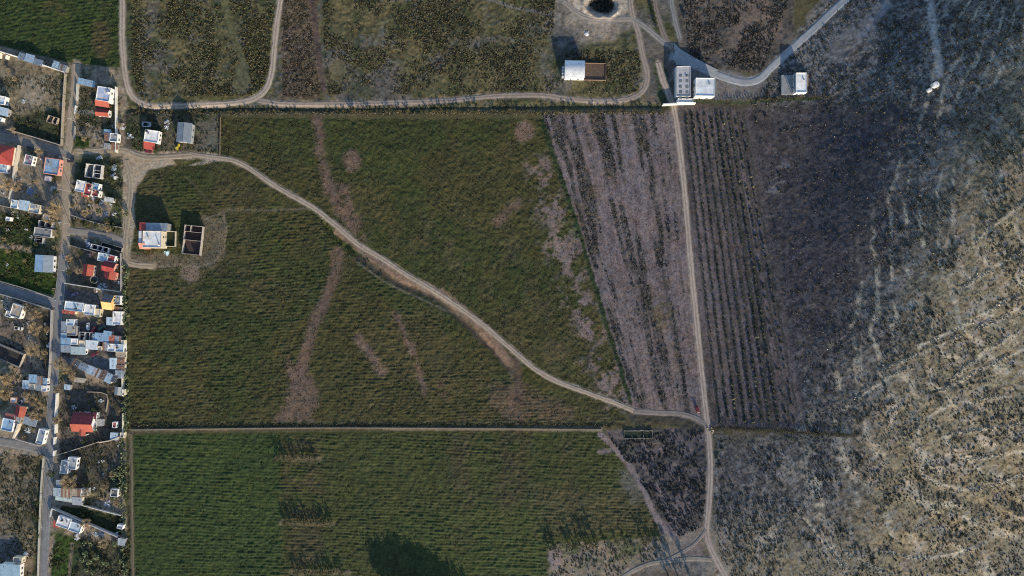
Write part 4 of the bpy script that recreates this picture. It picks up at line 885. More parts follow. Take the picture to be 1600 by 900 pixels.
# round white water tank on the hillside
for (u, v, r, h, l) in ((1459, 134, 3.6, 2.2, 'larger round white water tank on the hillside'), (1455, 138, 2.4, 1.3, 'smaller lower white basin joined to the round tank on the hillside')):
    x, y, z = [float(q) for q in G(u, v)]; rt = empty('water_tank', x, y, z); tag(rt, l, 'water tank')
    if r < 3: rt.location.x -= 1.4; rt.location.y -= 1.2
    m = MB(); m.cyl(0, 0, -1.5, h, r*.42, None, 20, (.75,.73,.68)); m.build('tank_wall', M_WALL, rt)
    m = MB(); m.rings([[(a*math.cos(2*math.pi*i/20), a*math.sin(2*math.pi*i/20), b) for i in range(20)] for a, b in ((r*.45, h+.003), (r*.45, h+.14), (r*.2, h+.3))], (.74,.73,.70)); lid = m.build('lid', M_WALL, rt)
    m = MB(); m.cyl(.3*r*.5, 0, h+.2, h+.5, .22, None, 10, (.3,.3,.3)); m.build('hatch', M_METAL, lid)
# stone lined basin where the tracks meet
x, y, z = [float(q) for q in G(997, 679)]; rt = empty('stone_basin', x, y, z, 0); rt.scale = (.86, .9, 1); tag(rt, 'open stone walled basin with pale broken edges near the track junction', 'basin')
for nm, q in (('north_wall', (-9.5, 9.5, 2.2, 2.8)), ('south_wall', (-9.0, 8.2, -2.6, -2.1)), ('end_wall', (8.9, 9.5, -2.6, 2.19)), ('end_wall', (-9.5, -9.0, -2.6, 2.19)), ('inner_wall', (3.2, 3.6, -2.09, 2.19))):
    m = MB(); lx = q[1]-q[0] > 2; n = 14 if lx else 4
    for i in range(n):
        g0, g1 = i/n, (i+1)/n; hh = .9*random.choice((1, .9, 1.1, .45, .15 if nm != 'north_wall' else .8)); o_ = random.uniform(-.15, .15)
        if lx: m.box(q[0]+(q[1]-q[0])*g0, q[0]+(q[1]-q[0])*g1, q[2]+o_, q[3]+o_, -.5, hh, jit((.17,.155,.13), .45))
        else: m.box(q[0], q[1], q[2]+(q[3]-q[2])*g0, q[2]+(q[3]-q[2])*g1, -.5, hh, jit((.12,.11,.095), .4))
    m.build(nm, M_BLOCK, rt)
m = MB(); m.box(-8.99, 8.89, -2.09, 2.19, -.5, .32, (.03,.04,.03)); m.build('basin_floor', M_SOIL, rt)

# ------------------------------------------------------------------ boundary walls
def bwall(label, pts, h=2.0, t=.22, c=BK, name='boundary_wall', cat='wall', cap=True):
    q = resample(pts, 9) if len(pts) > 2 else np.array([np.array(pts[0])+(np.array(pts[1])-np.array(pts[0]))*k for k in np.linspace(0, 1, max(2, int(math.dist(*pts)/9)+1))])
    x, y, z = G(q[:, 0], q[:, 1]); x0, y0, z0 = float(x[0]), float(y[0]), float(z[0])
    rt = empty(name, x0, y0, z0); tag(rt, label, cat); m = MB(); k = MB(); pts3 = np.stack([x-x0, y-y0, z-z0], 1)
    d = np.gradient(pts3[:, :2], axis=0); d /= np.hypot(d[:, 0], d[:, 1])[:, None]; n = np.stack([-d[:, 1], d[:, 0]], 1)
    for i in range(len(q)-1):
        a, b = pts3[i], pts3[i+1]; na, nb = n[i], n[i+1]; cc = jit(c, .1)
        def quad(tt, za, zb_): return [(a[0]-na[0]*tt, a[1]-na[1]*tt, za), (b[0]-nb[0]*tt, b[1]-nb[1]*tt, zb_), (b[0]+nb[0]*tt, b[1]+nb[1]*tt, zb_), (a[0]+na[0]*tt, a[1]+na[1]*tt, za)]
        ha = h*random.uniform(.96, 1.04)
        m.hexa(quad(t/2, a[2]-.5, b[2]-.5), quad(t/2, a[2]+ha, b[2]+ha), cc)
        e = .25 if len(q) > 1 else 0
        k.hexa(quad(t/2+.07, a[2]-.5, b[2]-.5)[:2]+quad(t/2+.07, 0, 0)[2:] if False else [(*p[:2], p[2]) for p in quad(t/2+.05, a[2]+h*1.045, b[2]+h*1.045)], quad(t/2+.05, a[2]+h*1.045+.09, b[2]+h*1.045+.09), jit(tuple(min(.8, v_*1.25) for v_ in c), .06))
    m.build('masonry', M_BLOCK if c[0] < .5 else M_WALL, rt)
    if cap: k.build('coping', M_WALL, rt)
WC = (.7,.67,.6); TC = (.36,.31,.24)
bwall('long bright white wall above the bare corner lot', [(-4,80),(50,96.5),(104,114.5)], 2.4, .3, WC)
bwall('short white gate stub at the left end of the white wall', [(3.5,84),(2.5,92)], 2.2, .5, WC); bwall('second white stub just right of the gate stub', [(15,88),(13.5,94)], 2.2, .5, WC)
bwall('tan stone wall along the west side of the upper street', [(104.5,116),(101,170),(98.5,227)], 1.8, .3, TC)
bwall('low tan wall between the corner lot and the upper cross street', [(14,203),(55,215),(98,228)], 1.7, .3, TC)
bwall('thick pale wall running down beside the narrow house', [(33.5,228),(28,258),(23,290),(19,312)], 2.4, .55, (.5,.45,.38))
bwall('white boundary wall between village and the bending track', [(184,137),(184,180),(184.5,239)], 2.3, .25, WC)
bwall('low white street wall in front of the tall white house', [(123,132),(122.5,158)], 1.7, .25, (.5,.5,.46)); bwall('short white gate wall by the path of the tall white house', [(121,166),(120,179)], 1.8, .3, WC)
bwall('low grey wall fragments on the east side of the upper street', [(119,198),(117.5,222)], 1.4, .25, BK)
bwall('low stone wall beside the green garden at the left edge', [(0,321),(18,325)], 1.6, .25, TC)
bwall('low wall across the weedy lot above the middle side street', [(112,336),(150,348),(192,356)], 1.2, .22, BK)
bwall('grey wall along the lower side of the red tiled compound', [(104,442.5),(145,449),(191,456)], 2.1, .25, (.5,.5,.48))
bwall('thin dark wall along the upper side of the red tiled compound', [(110,383),(150,394),(190,405)], 1.6, .2, (.22,.21,.2))
bwall('field side wall behind the red tiled compound', [(191,396),(191.5,455)], 1.8, .2, BK)
bwall('low wall on the upper edge of the paved side street', [(0,439),(45,452),(84,466)], 1.2, .2, BK)
bwall('dark wall on the lower edge of the paved side street', [(-4,457),(40,470),(82,483)], 2.2, .25, (.3,.29,.28))
bwall('street wall of the bare lot with leafless trees', [(83.5,484),(81,560),(79,590)], 1.9, .22, (.34,.33,.32))
bwall('tall cream wall along the hedge behind the shed rows', [(194.5,550),(194.5,600),(195,618)], 2.4, .22, CR)
bwall('white street wall in front of the dark garden', [(92,614),(91,635),(89.5,650)], 2.2, .3, WC)
bwall('short white wall piece by the gate of the large red house', [(90.5,662),(90,676)], 2.2, .4, WC); bwall('second short white wall piece below the red house gate', [(89,682),(88,693)], 2.2, .4, WC); bwall('third short white wall piece at the end of the tan wall', [(88.5,703),(87.5,711)], 2.2, .5, WC)
bwall('tan wall slanting up from the street to the hedge', [(92,710),(125,700),(158,689)], 1.9, .25, TC); bwall('broad sunlit tan end of the slanting wall near the hedge', [(159,690),(176,687),(191,681)], 2.6, .35, (.55,.45,.32))
bwall('low brick footing outline in the dark garden', [(138,612),(168,616),(167,643)], .9, .22, (.32,.27,.2))
bwall('hedge side wall behind the large red house', [(195,645),(194.5,664),(194,682)], 1.9, .22, CR)
bwall('low white wall below the small house with white front', [(130,788),(160,796),(191,804)], 1.6, .22, (.55,.53,.48))
bwall('grey L shaped wall around the yard at the bend of the street', [(82,806),(84.5,793.5)], 2.2, .3, (.42,.42,.42)); bwall('long grey wall behind the white roofed house', [(85,792.5),(130,812),(187,837)], 2.2, .3, (.40,.39,.38))
bwall('pale strip wall between the grey slab house and the green yard', [(35,656),(31,670),(26,683)], 2.6, .8, (.55,.48,.38))
bwall('wall between the green yard and the lower cross street', [(28,685),(45,690),(66,696)], 1.8, .25, (.4,.37,.33))
bwall('low wall along the left side of the lowest street', [(70,712),(66,760),(63,830),(61,900)], 1.3, .25, (.36,.35,.31))
bwall('long white front wall at the foot of the skylight building', [(1034,165),(1060,163.5),(1085,163)], 2.8, .6, WC)
bwall('earth wall marking the straight lower edge of the olive field', [(206,671.5),(500,668.5),(760,669.5),(940,671)], .7, .5, (.24,.2,.14), name='field_wall', cap=False)
bwall('thin wire fence line beside the grassy plot right of the barn', [(345,183),(344,243)], .9, .1, (.24,.19,.13), name='fence', cat='fence', cap=False)

# ------------------------------------------------------------------ trees and shrubs
FAR = (0, 0, -500)
def leafquad(mb, p, d, s, c):
    d = d.normalized(); a = d.orthogonal().normalized(); ang = random.uniform(0, 6.28); b = d.cross(a); e = a*math.cos(ang)+b*math.sin(ang); f = d.cross(e)
    n = len(mb.V); q = [p-e*s*.5, p+f*s*.35, p+e*s*.6, p-f*s*.35]; mb.V += [tuple(t) for t in q]; mb.F.append((n, n+1, n+2, n+3)); mb.C.append(c)
def rv(): return Vector((random.gauss(0, 1), random.gauss(0, 1), random.gauss(0, 1))).normalized()
def make_tree(name, h, r, pal, nclump=12, nleaf=26, leaf=.42, bare=False, low=.35):
    rt = empty(name, *FAR); m = MB(); top = Vector((random.uniform(-.2, .2), random.uniform(-.2, .2), h*.62))
    m.tube([(0, 0, -.4), tuple(top*.5), tuple(top)], [h*.035+.05, h*.026+.04, h*.016+.02], 7)
    cl = []
    for i in range(nclump):
        a = 2*math.pi*(i*.618); rr = r*math.sqrt(random.uniform(.05, 1))*.8; z = h*random.uniform(low, .92)*(1-.25*(rr/r)**2)
        c = Vector((rr*math.cos(a), rr*math.sin(a), z)); cl.append(c)
        st = top*random.uniform(.45, .95); mid = (st+c)*.5+Vector((0, 0, -.1))
        m.tube([tuple(st), tuple(mid), tuple(c)], [h*.013+.03, h*.009+.02, .015], 5)
    m.build('trunk', M_BARK, rt, smooth=True)
    k = MB()
    for c in cl:
        if bare:
            for _ in range(nleaf):
                d = (rv()+(c-Vector((0, 0, h*.4))).normalized()*.9).normalized(); p = c+rv()*r*.15; L = random.uniform(.5, 1.15)*r*.42; e = d.cross(rv()).normalized()*random.uniform(.022, .05)
                n = len(k.V); k.V += [tuple(p-e), tuple(p+e), tuple(p+d*L+e*.3), tuple(p+d*L-e*.3)]; k.F.append((n, n+1, n+2, n+3)); k.C.append(jit(random.choice(pal), .25))
        else:
            cr = r*random.uniform(.28, .45); base = random.choice(pal); kk = random.uniform(.75, 1.2); base = tuple(v*kk for v in base)
            for _ in range(nleaf):
                d = rv(); p = c+Vector((d.x, d.y, d.z*.75))*cr*random.uniform(.55, 1.0); leafquad(k, p, (d+rv()*.6), leaf*random.uniform(.6, 1.3), jit(base, .25))
    k.build('crown', M_LEAF, rt); return rt
GRN = [(.05,.07,.025), (.04,.058,.022), (.07,.085,.03)]; OLV = [(.09,.088,.04), (.07,.075,.035), (.12,.105,.05)]; PAL = [(.26,.29,.16), (.19,.23,.11), (.12,.15,.07)]
TNS = [(.44,.33,.19), (.36,.27,.16), (.48,.36,.19), (.28,.21,.13)]; DRK = [(.028,.036,.02), (.02,.028,.016), (.04,.046,.024)]
used = set()
def place(protos, u, v, sc, label, cat, group, z_off=0):
    p = random.choice(protos); x, y, z = [float(q) for q in G(u, v)]; z += z_off
    if p.name not in used:
        used.add(p.name); p.location = (x, y, z); p.scale = (sc,)*3; p.rotation_euler = (0, 0, random.uniform(0, 6.28)); tag(p, label, cat, group); return p
    o = dup(p, (x, y, z), random.uniform(0, 6.28), sc); tag(o, label, cat, group); return o
BARE = [make_tree('leafless_tree', 5.2, 3.2, TNS, 18, 70, bare=True) for _ in range(3)]
GREEN = [make_tree('leafy_tree', 5.0, 2.5, GRN, 14, 30, .5) for _ in range(2)]
HEDGE = [make_tree('hedge_tree', 3.6, 1.6, OLV, 9, 22, .4, low=.2) for _ in range(4)]
NOPAL = [make_tree('nopal_bush', 2.6, 1.5, PAL, 9, 16, .55, low=.1) for _ in range(3)]
AGAVE = [make_tree('field_tree', 4.4, 1.5, OLV+GRN, 9, 24, .4, low=.15) for _ in range(3)]
for (u, v, s, l) in [(97,567,.85,'tan leafless tree overhanging the street beside the slanting sheds'), (110,578,.8,'leafless tree left of the slanting row of sheds'), (118,586,.7,'smaller leafless tree just below the slanting row of sheds'),
      (19,592,1.15,'big tan leafless tree left of the long sheet roofed row'), (16,614,1.1,'tan leafless tree above the small white cube house'), (57,622,.95,'leafless tree below the long sheet roofed row'), (65,632,.8,'leafless tree by the street wall below the long row'),
      (62,648,.95,'leafless tree above the blue grey roof near the street'), (61,491,.95,'uppermost leafless tree in the bare lot'), (60,513,1.0,'middle leafless tree in the bare lot'), (57,547,.95,'lowest leafless tree in the bare lot'), (46,480,.7,'leafless tree beside the paved side street at the bare lot'),
      (114,750,1.2,'wide golden leafless tree above the striped long roof'), (18,289,1.0,'golden leafless tree at the head of the long pale wall'), (30,293,.7,'smaller leafless tree right of the golden one by the long wall'), (92,327,1.2,'wide pale leafless tree over the bend of the main street'), (84,342,.9,'pale leafless tree just above the grey block building'),
      (110,404,.55,'small leafless tree by the street at the red compound'), (126,424,.5,'round dry bush left of the orange red pavilion'), (136,334,.55,'round dry bush in the weedy lot above the side street'), (138,815,.75,'leafless tree behind the grey wall at the street bend'), (166,847,.75,'leafless tree among the nopal bushes at the bottom'),
      (140,766,.8,'dry tree right of the small white cube by the striped roof'), (166,760,.6,'dry bush beside the small house with white front'), (93,655,.6,'dry tree behind the white street wall of the dark garden'), (92,608,.55,'dry tree at the street beside the small blue hut'), (66,238,.6,'dry bush at the edge of the upper cross street')]:
    place(BARE, u, v, s*1.15, l, 'tree', 'leafless trees among the houses')
for (u, v, s, l) in [(85,738,1.0,'dark green tree leaning over the street by the irregular grey house'), (247,237,.75,'dark round bush in front of the red porch roof'), (150,668,.9,'green tree at the right wall of the large red house'), (62,835,.6,'green bush on the wall of the lowest street'), (61,808,.8,'large green bush by the wall where the street bends'), (62,785,.6,'upper green bush on the wall of the lowest street'),
      (130,395,.7,'green tree in the upper corner of the red compound'), (112,425,.8,'green tree behind the street wall of the red compound'), (150,640,.8,'green tree above the large red house'), (140,756,.9,'green tree in the garden above the small house with white front'), (158,330,.8,'green tree in the cluttered yard'), (170,345,.8,'green tree in the corner of the weedy lot by the track'),
      (60,381,.7,'green bush above the half blue roofed house'), (90,300,.7,'green tree beside the street below the four panel roof'), (40,440,.6,'green bush in the garden by the paved side street'), (180,285,.8,'green tree behind the red and blue house'), (175,262,.7,'pale green tree right of the four room roofless house'), (132,232,.5,'small green bush by the unpaved crossing')]:
    place(GREEN, u, v, s, l, 'tree', 'green trees among the houses')
for i in range(105):                                # pale bushes on the field side of the village
    v = 330+i*5.4; u = 197+random.uniform(-4, 4)
    if 340 < v < 415: continue
    if v > 675: u -= 3
    place(NOPAL, u, v, random.uniform(.55, 1.05), 'pale green bush in the hedge between village and fields', 'bush', 'bushes in the hedge between village and fields')
for i in range(46):
    u, v = random.choice([(random.uniform(128, 200), random.uniform(845, 898)), (random.uniform(176, 198), random.uniform(730, 780))])
    place(NOPAL, u, v, random.uniform(.7, 1.2), 'pale nopal bush in the dark gardens at the lower village edge', 'bush', 'nopal bushes in the lower gardens')
for i in range(34):
    u, v = random.choice([(random.uniform(105, 190), random.uniform(345, 356)), (random.uniform(150, 192), random.uniform(250, 350)), (random.uniform(108, 190), random.uniform(590, 690))])
    place(GREEN, u, v, random.uniform(.3, .55), 'small green shrub growing in a village yard', 'bush', 'small shrubs in the village yards')
def free(u, v, pad=3):
    return all(math.hypot(u-a, v-b) > c+pad for a, b, c in FOOT) and all(float(seg_dist(np.array(u), np.array(v), q)) > w/2+pad for nm, q, w, c in TRACKS)
YARD = [make_tree('yard_bush', 3.4, 1.7, OLV+GRN, 9, 22, .42, low=.2) for _ in range(3)]; DRYB = [make_tree('dry_bush', 2.6, 1.8, [(.12,.10,.06), (.09,.08,.045), (.07,.065,.04)], 8, 20, .4, low=.2) for _ in range(2)]
n_ = 0
while n_ < 120:
    u, v = random.uniform(0, 196), random.uniform(110, 898)
    if (u < 62 and v > 705) or not free(u, v) or (28 < u < 80 and 120 < v < 165): continue
    n_ += 1
    place(random.choice((GREEN, YARD, YARD, BARE)), u, v, random.uniform(.3, .62), 'small bush or young tree in a village yard', 'bush', 'bushes and young trees in the village yards')
for i in range(40):
    u, v = random.uniform(4, 56), random.uniform(715, 895)
    if v < 840: place(DRYB, u, v, random.uniform(.25, .45), 'low dry bush on the brown empty lot at the bottom left', 'bush', 'dry bushes on the bottom left lot')
for i in range(128):                                # hedgerow between the northern tracks and the middle fields
    u = 212+i*6.6+random.uniform(-2.5, 2.5); v = 174+random.uniform(-1.5, 2.5)
    if 470 < u < 505 or u > 1040 or random.random() < .1: continue
    place(HEDGE, u, v, random.uniform(.45, 1.0)*(1.15 if 540 < u < 760 else .85), 'small thorny tree in the long hedgerow above the fields', 'tree', 'trees of the long hedgerow')
for i in range(56):
    u = 1085+i*4.6; v = 160-.04*(u-1085)+random.uniform(-1.5, 1.5)
    if u > 1300: continue
    place(HEDGE, u, v, random.uniform(.3, .65), 'low bush in the line below the courtyard buildings', 'bush', 'bushes in the line below the courtyard buildings')
for i in range(0):
    u = 215+i*8.4+random.uniform(-3, 3); v = 665+random.uniform(-2, 2)
    place(HEDGE, u, v, random.uniform(.25, .55), 'low bush along the straight earth wall', 'bush', 'bushes along the earth wall')
for i in range(60):
    u = 1115+i*3.7; place(HEDGE, u, 669+(u-1115)*.05+random.uniform(-1, 1), random.uniform(.35, .6), 'dark bush in the line below the planted rows', 'bush', 'bushes in the line below the planted rows')
for (u0, u1, v0, n, s, l) in [(434,493,714,15,1.0,'uppermost'), (444,518,814,19,1.15,'middle'), (462,535,893,18,1.1,'lowest')]:
    for i in range(n):
        place(AGAVE, u0+(u1-u0)*(i+random.uniform(-.3, .3))/(n-1), v0+random.uniform(-2, 2), s*random.uniform(.5, 1.05), 'narrow tree in the %s of three short rows in the crop' % l, 'tree', '%s short tree row in the crop' % l)
for (u, v, s) in [(858,855,1.3),(866,852,1.2),(888,850,1.4),(896,851,1.3),(905,849,.9),(914,848,1.5),(922,848,1.4),(930,848,1.5),(945,846,.8),(962,844,.9),(975,843,.7),(1004,842,1.2),(1012,841,1.3),(870,866,1.0),(985,850,.6),(1030,842,.6),(955,862,.7),(992,858,.6)]:
    place(AGAVE, u, v, s, 'tree in the loose line along the lower right crop edge', 'tree', 'trees along the lower right crop edge')
for (u, v, s) in [(1046,905,2.2),(1062,908,2.5),(1080,906,2.0)]: place(AGAVE, u, v, s, 'tall tree at the bottom edge casting a shadow over the curved track', 'tree', 'tall trees at the bottom edge')
for (u, v, s) in [(606,922,2.4),(622,926,2.6),(640,928,2.8),(658,932,2.7),(676,938,2.6),(694,946,2.4),(712,954,2.2),(628,944,2.7),(648,950,2.6),(668,956,2.5),(615,936,2.5),(600,916,1.9),(614,914,2.0),(630,917,2.2),(648,919,2.2),(664,922,2.2),(682,926,2.1),(700,934,2.1),(718,942,2.0),(736,950,1.9),(690,964,2.4),(730,966,2.2)]: place(GREEN, u+6, v+4, s*.86, 'tall dense tree of the grove casting shade on the bottom crop', 'tree', 'grove below the crop')
for i in range(22):
    t = random.random(); k = GULLY[:4]; j = min(2, int(t*3)); a, b = k[j], k[j+1]; f = t*3-j
    place(GREEN+HEDGE, a[0]+(b[0]-a[0])*f-3+random.uniform(-5, 5), a[1]+(b[1]-a[1])*f+random.uniform(-4, 4), random.uniform(.25, .5), 'green bush at the head of the gully beside the track', 'bush', 'bushes at the gully head')
for (u, v) in [(1019,14),(1021,22),(1023,30),(1025,38),(1018,6),(1027,46)]: place(GREEN, u, v, .45, 'small round tree in the short row between the two upper tracks', 'tree', 'short row between the upper tracks')

# scattered ground cover: clumps of small leaf faces
def clumps(name, u, v, r, cols, label, cat, m=M_LEAF, nq=6, flat=.7):
    n = len(u); x, y, z = G(u, v); c = np.stack([x, y, z], 1)
    d = rng.normal(size=(n, nq, 3)); d /= np.linalg.norm(d, axis=2, keepdims=True); d[..., 2] = np.abs(d[..., 2])*flat
    p = c[:, None, :]+d*(r[:, None, None]*rng.uniform(.35, .95, (n, nq, 1)))
    nn = d+rng.normal(size=(n, nq, 3))*.45; nn /= np.linalg.norm(nn, axis=2, keepdims=True)
    e = np.cross(nn, rng.normal(size=(n, nq, 3))); e /= np.linalg.norm(e, axis=2, keepdims=True); f = np.cross(nn, e)
    s = (r[:, None, None]*rng.uniform(.4, .75, (n, nq, 1)))
    Vq = np.stack([p-e*s, p-f*s*.75, p+e*s, p+f*s*.75], 2).reshape(-1, 3)
    cc = np.repeat(cols[:, None, :]*rng.uniform(.7, 1.3, (n, nq, 1)), 4, axis=1).reshape(-1, 3) if False else np.repeat((cols[:, None, :]*rng.uniform(.7, 1.3, (n, nq, 1))).reshape(-1, 3), 4, axis=0)
    o = big(name, Vq, np.arange(len(Vq)).reshape(-1, 4), m, cc, 'stuff', smooth=False); tag(o, label, cat); return o
EXC = [([(1446,-20),(1455,20),(1462,70),(1470,115)], 6), ([(1300,90),(1370,20),(1420,-20)], 12), (GULLY[2:], 9), ([(346,-20),(352,10),(366,60),(380,98)], 6), ([(378,108),(377,132)], 13), ([(484,-20),(490,20),(497,80),(506,140)], 5), ([(528,107),(528,113)], 14), ([(300,246),(205,250),(200,400)], 12), ([(270,250),(215,275)], 10)]
def samp(pts, n, dens=None, seed=1):
    p = np.array(pts, float); lo, hi = p.min(0), p.max(0); u = rng.uniform(lo[0], hi[0], n*3); v = rng.uniform(lo[1], hi[1], n*3)
    ok = poly_sd(u, v, pts) > 0
    if dens is not None: sc, thr, soft = dens; ok &= rng.uniform(0, 1, n*3) < sst(thr-soft, thr+soft, fbm(u, v, sc, 3, seed))
    for nm, q, w, c in TRACKS: ok &= seg_dist(u, v, q) > w/2+1.5
    if hi[0] > 1400:
        for q in LEDGES: ok &= (seg_dist(u, v, q) > 3.5) | (rng.uniform(0, 1, n*3) < .2)
    for q, w in EXC: ok &= seg_dist(u, v, q) > w
    u, v = u[ok][:n], v[ok][:n]; return u, v
def pal(n, cs, w=None):
    cs = np.array(cs); k = rng.choice(len(cs), n, p=w); return cs[k]*rng.uniform(.7, 1.3, (n, 1))
WDP = [(.09,.084,.035), (.115,.10,.04), (.06,.062,.028), (.12,.10,.06), (.062,.062,.034)]
u, v = samp([(206,0),(428,0),(420,140),(404,150),(220,152),(206,110)], 5200, (40, -.05, .35), 3); clumps('weeds', u, v, rng.uniform(.25, .75, len(u)), pal(len(u), WDP), 'yellow green weeds in the scrub field between the two pale tracks', 'weeds')
u, v = samp([(442,-5),(485,-5),(500,152),(442,152)], 1700); clumps('weeds', u, v, rng.uniform(.25, .6, len(u)), pal(len(u), [(.13,.095,.06), (.09,.07,.045), (.05,.045,.03)]), 'brown weeds in the narrow strip beside the dark furrow', 'weeds')
u, v = samp([(505,-5),(868,-5),(862,80),(1000,80),(1000,148),(510,148)], 8200, (45, -.05, .35), 5); clumps('weeds', u, v, rng.uniform(.25, .7, len(u)), pal(len(u), [(.10,.088,.04), (.11,.095,.045), (.055,.055,.03), (.10,.08,.055)]), 'mixed weeds in the wide scrub field left of the warehouse', 'weeds')
u, v = samp([(848,180),(1048,176),(1094,640),(985,640)], 12000, (40, -.3, .5), 7); f = (u-848-(v-178)*.30)/np.maximum(1052+(v-165)*.097-848-(v-178)*.30, 20); k = rng.uniform(0, 1, len(u)) < .8*sst(.1, .65, .3*np.cos(2*np.pi*(f*13+.45*fbm((u-800)*S, (450-v)*S, 34, 3, 61)))-.35*np.cos(2*np.pi*f*3.2+1.5*fbm((u-800)*S, (450-v)*S, 34, 3, 61))+0.45*vnoise(f*15, v/110, 301)+0.55*vnoise(f*30, v/50, 302)+.35*fbm(u, v, 20, 2, 9)); u, v = u[k], v[k]; clumps('dry_brush', u, v, rng.uniform(.22, .6, len(u)), pal(len(u), [(.065,.06,.045), (.095,.08,.048), (.045,.045,.036), (.12,.095,.065)]), 'dry brush in the striped fallow strips left of the straight track', 'brush')
u, v = samp([(1070,-5),(1235,-5),(1190,115),(1075,90)], 2200, (30, -.1, .35), 9); clumps('dry_brush', u, v, rng.uniform(.3, .7, len(u)), pal(len(u), [(.10,.08,.06), (.06,.052,.04), (.04,.042,.03)]), 'brown brush in the corner field above the concrete road', 'brush')
u, v = samp([(950,680),(1100,672),(1106,820),(1060,840)], 1900, (18, -.1, .3), 11); clumps('dry_brush', u, v, rng.uniform(.3, .7, len(u)), pal(len(u), [(.045,.045,.036), (.06,.056,.04), (.03,.03,.025)]), 'dark brush in the triangle left of the lower track', 'brush')
u, v = samp([(862,850),(1040,842),(1040,862),(980,905),(862,905)], 480, (14, -.1, .3), 13); clumps('weeds', u, v, rng.uniform(.3, .7, len(u)), pal(len(u), OLV), 'green brown weeds on the pale bare patch at the bottom', 'weeds')
YU, YV = [], []
for q, n in ([[(0,120),(104,120),(98,226),(0,200)], 800], [[(112,130),(190,135),(192,240),(112,235)], 700], [[(112,255),(194,250),(194,372),(110,350)], 900], [[(0,320),(90,345),(90,470),(0,440)], 1300], [[(0,470),(84,482),(78,690),(0,690)], 900], [[(95,590),(195,590),(196,830),(90,800)], 1600], [[(80,835),(205,840),(205,900),(76,900)], 1100], [[(0,705),(66,715),(60,900),(0,900)], 1700], [[(205,180),(345,182),(345,240),(205,236)], 900]):
    a, b = samp(q, n, (22, -.05, .3), n); YU.append(a); YV.append(b)
u = np.concatenate(YU); v = np.concatenate(YV); clumps('weeds', u, v, rng.uniform(.2, .6, len(u)), pal(len(u), [(.05,.06,.022), (.08,.08,.035), (.12,.10,.05), (.035,.042,.02)]), 'weeds and grass growing in the village yards and empty lots', 'weeds')
# crop tufts standing up from the furrows
for k, n in ((1, 1500), (2, 6500), (3, 1300), (4, 5500), (5, 3600), (6, 1500), (7, 2200)):
    q = FIELDS[k-1]; q = [(max(-20, min(1100, a)), max(-20, min(920, b))) for a, b in q]
    u, v = samp(q, n, (30, -.25, .4), 20+k)
    cs = [(.05,.062,.018), (.04,.048,.016), (.075,.075,.025)] if k in (1, 6, 7) else [(.066,.06,.022), (.048,.047,.018), (.088,.072,.03), (.105,.088,.03)]
    clumps('crop_tufts', u, v, rng.uniform(.16, .42, len(u)), pal(len(u), cs), 'leafy tufts standing in the '+FL[k-1], 'crop', nq=5)

u, v = samp([(848,180),(1048,176),(1094,640),(985,640)], 8000); clumps('dry_grass', u, v, rng.uniform(.14, .3, len(u)), pal(len(u), [(.17,.14,.13), (.13,.11,.10), (.21,.18,.16)]), 'dry pale grass covering the striped fallow strips left of the straight track', 'grass', nq=4)
u, v = samp([(1060,170),(1400,172),(1400,560),(1320,672),(1112,672),(1104,620)], 9000, (30, -.2, .4), 41); clumps('dry_grass', u, v, rng.uniform(.14, .3, len(u)), pal(len(u), [(.07,.061,.064), (.05,.045,.05), (.10,.085,.075)]), 'greyish dry grass on the dark flank right of the straight track', 'grass', nq=4)  # grass tones lowered to match the painted shade of the flank
lu = np.concatenate([resample(q, 1.2)[:, 0] for q in LEDGES]); lv = np.concatenate([resample(q, 1.2)[:, 1] for q in LEDGES]); lu = np.tile(lu, 2); lv = np.tile(lv, 2); k = (rng.uniform(0, 1, len(lu)) < .95*sst(-.35, .2, fbm(lu, lv, 30, 3, 77))); lu = lu[k]+rng.normal(0, 2.2, k.sum()); lv = lv[k]+rng.normal(0, 2.0, k.sum())
clumps('pale_stones', lu, lv, rng.uniform(.2, .75, len(lu)), pal(len(lu), [(.38,.34,.26), (.44,.40,.31), (.28,.25,.2)]), 'pale rocks lining the curved ledges of the hill', 'stones', m=M_BLOCK, nq=5, flat=.5)
a = rng.uniform(0, 6.28, 260); b = np.sqrt(rng.uniform(0, 1, 260)); clumps('weeds', 940+19*b*np.cos(a), 6+13*b*np.sin(a), rng.uniform(.3, .8, 260), pal(260, [(.04,.04,.028), (.06,.052,.035), (.025,.028,.02)]), 'dark brush growing in the round pit', 'weeds')
u = rng.uniform(205, 1040, 2600); v = 175.5+rng.normal(0, 1.6, 2600); clumps('weeds', u, v, rng.uniform(.2, .6, 2600), pal(2600, [(.17,.145,.09), (.11,.10,.05), (.06,.062,.03), (.24,.20,.14)]), 'pale dry weeds along the foot of the long hedgerow', 'weeds')
u = rng.uniform(205, 960, 1700); v = 664.5+rng.normal(0, 1.8, 1700); clumps('weeds', u, v, rng.uniform(.2, .5, 1700), pal(1700, [(.12,.11,.05), (.07,.072,.03), (.05,.055,.028), (.18,.15,.09)]), 'weeds along the straight earth wall between the fields', 'weeds')

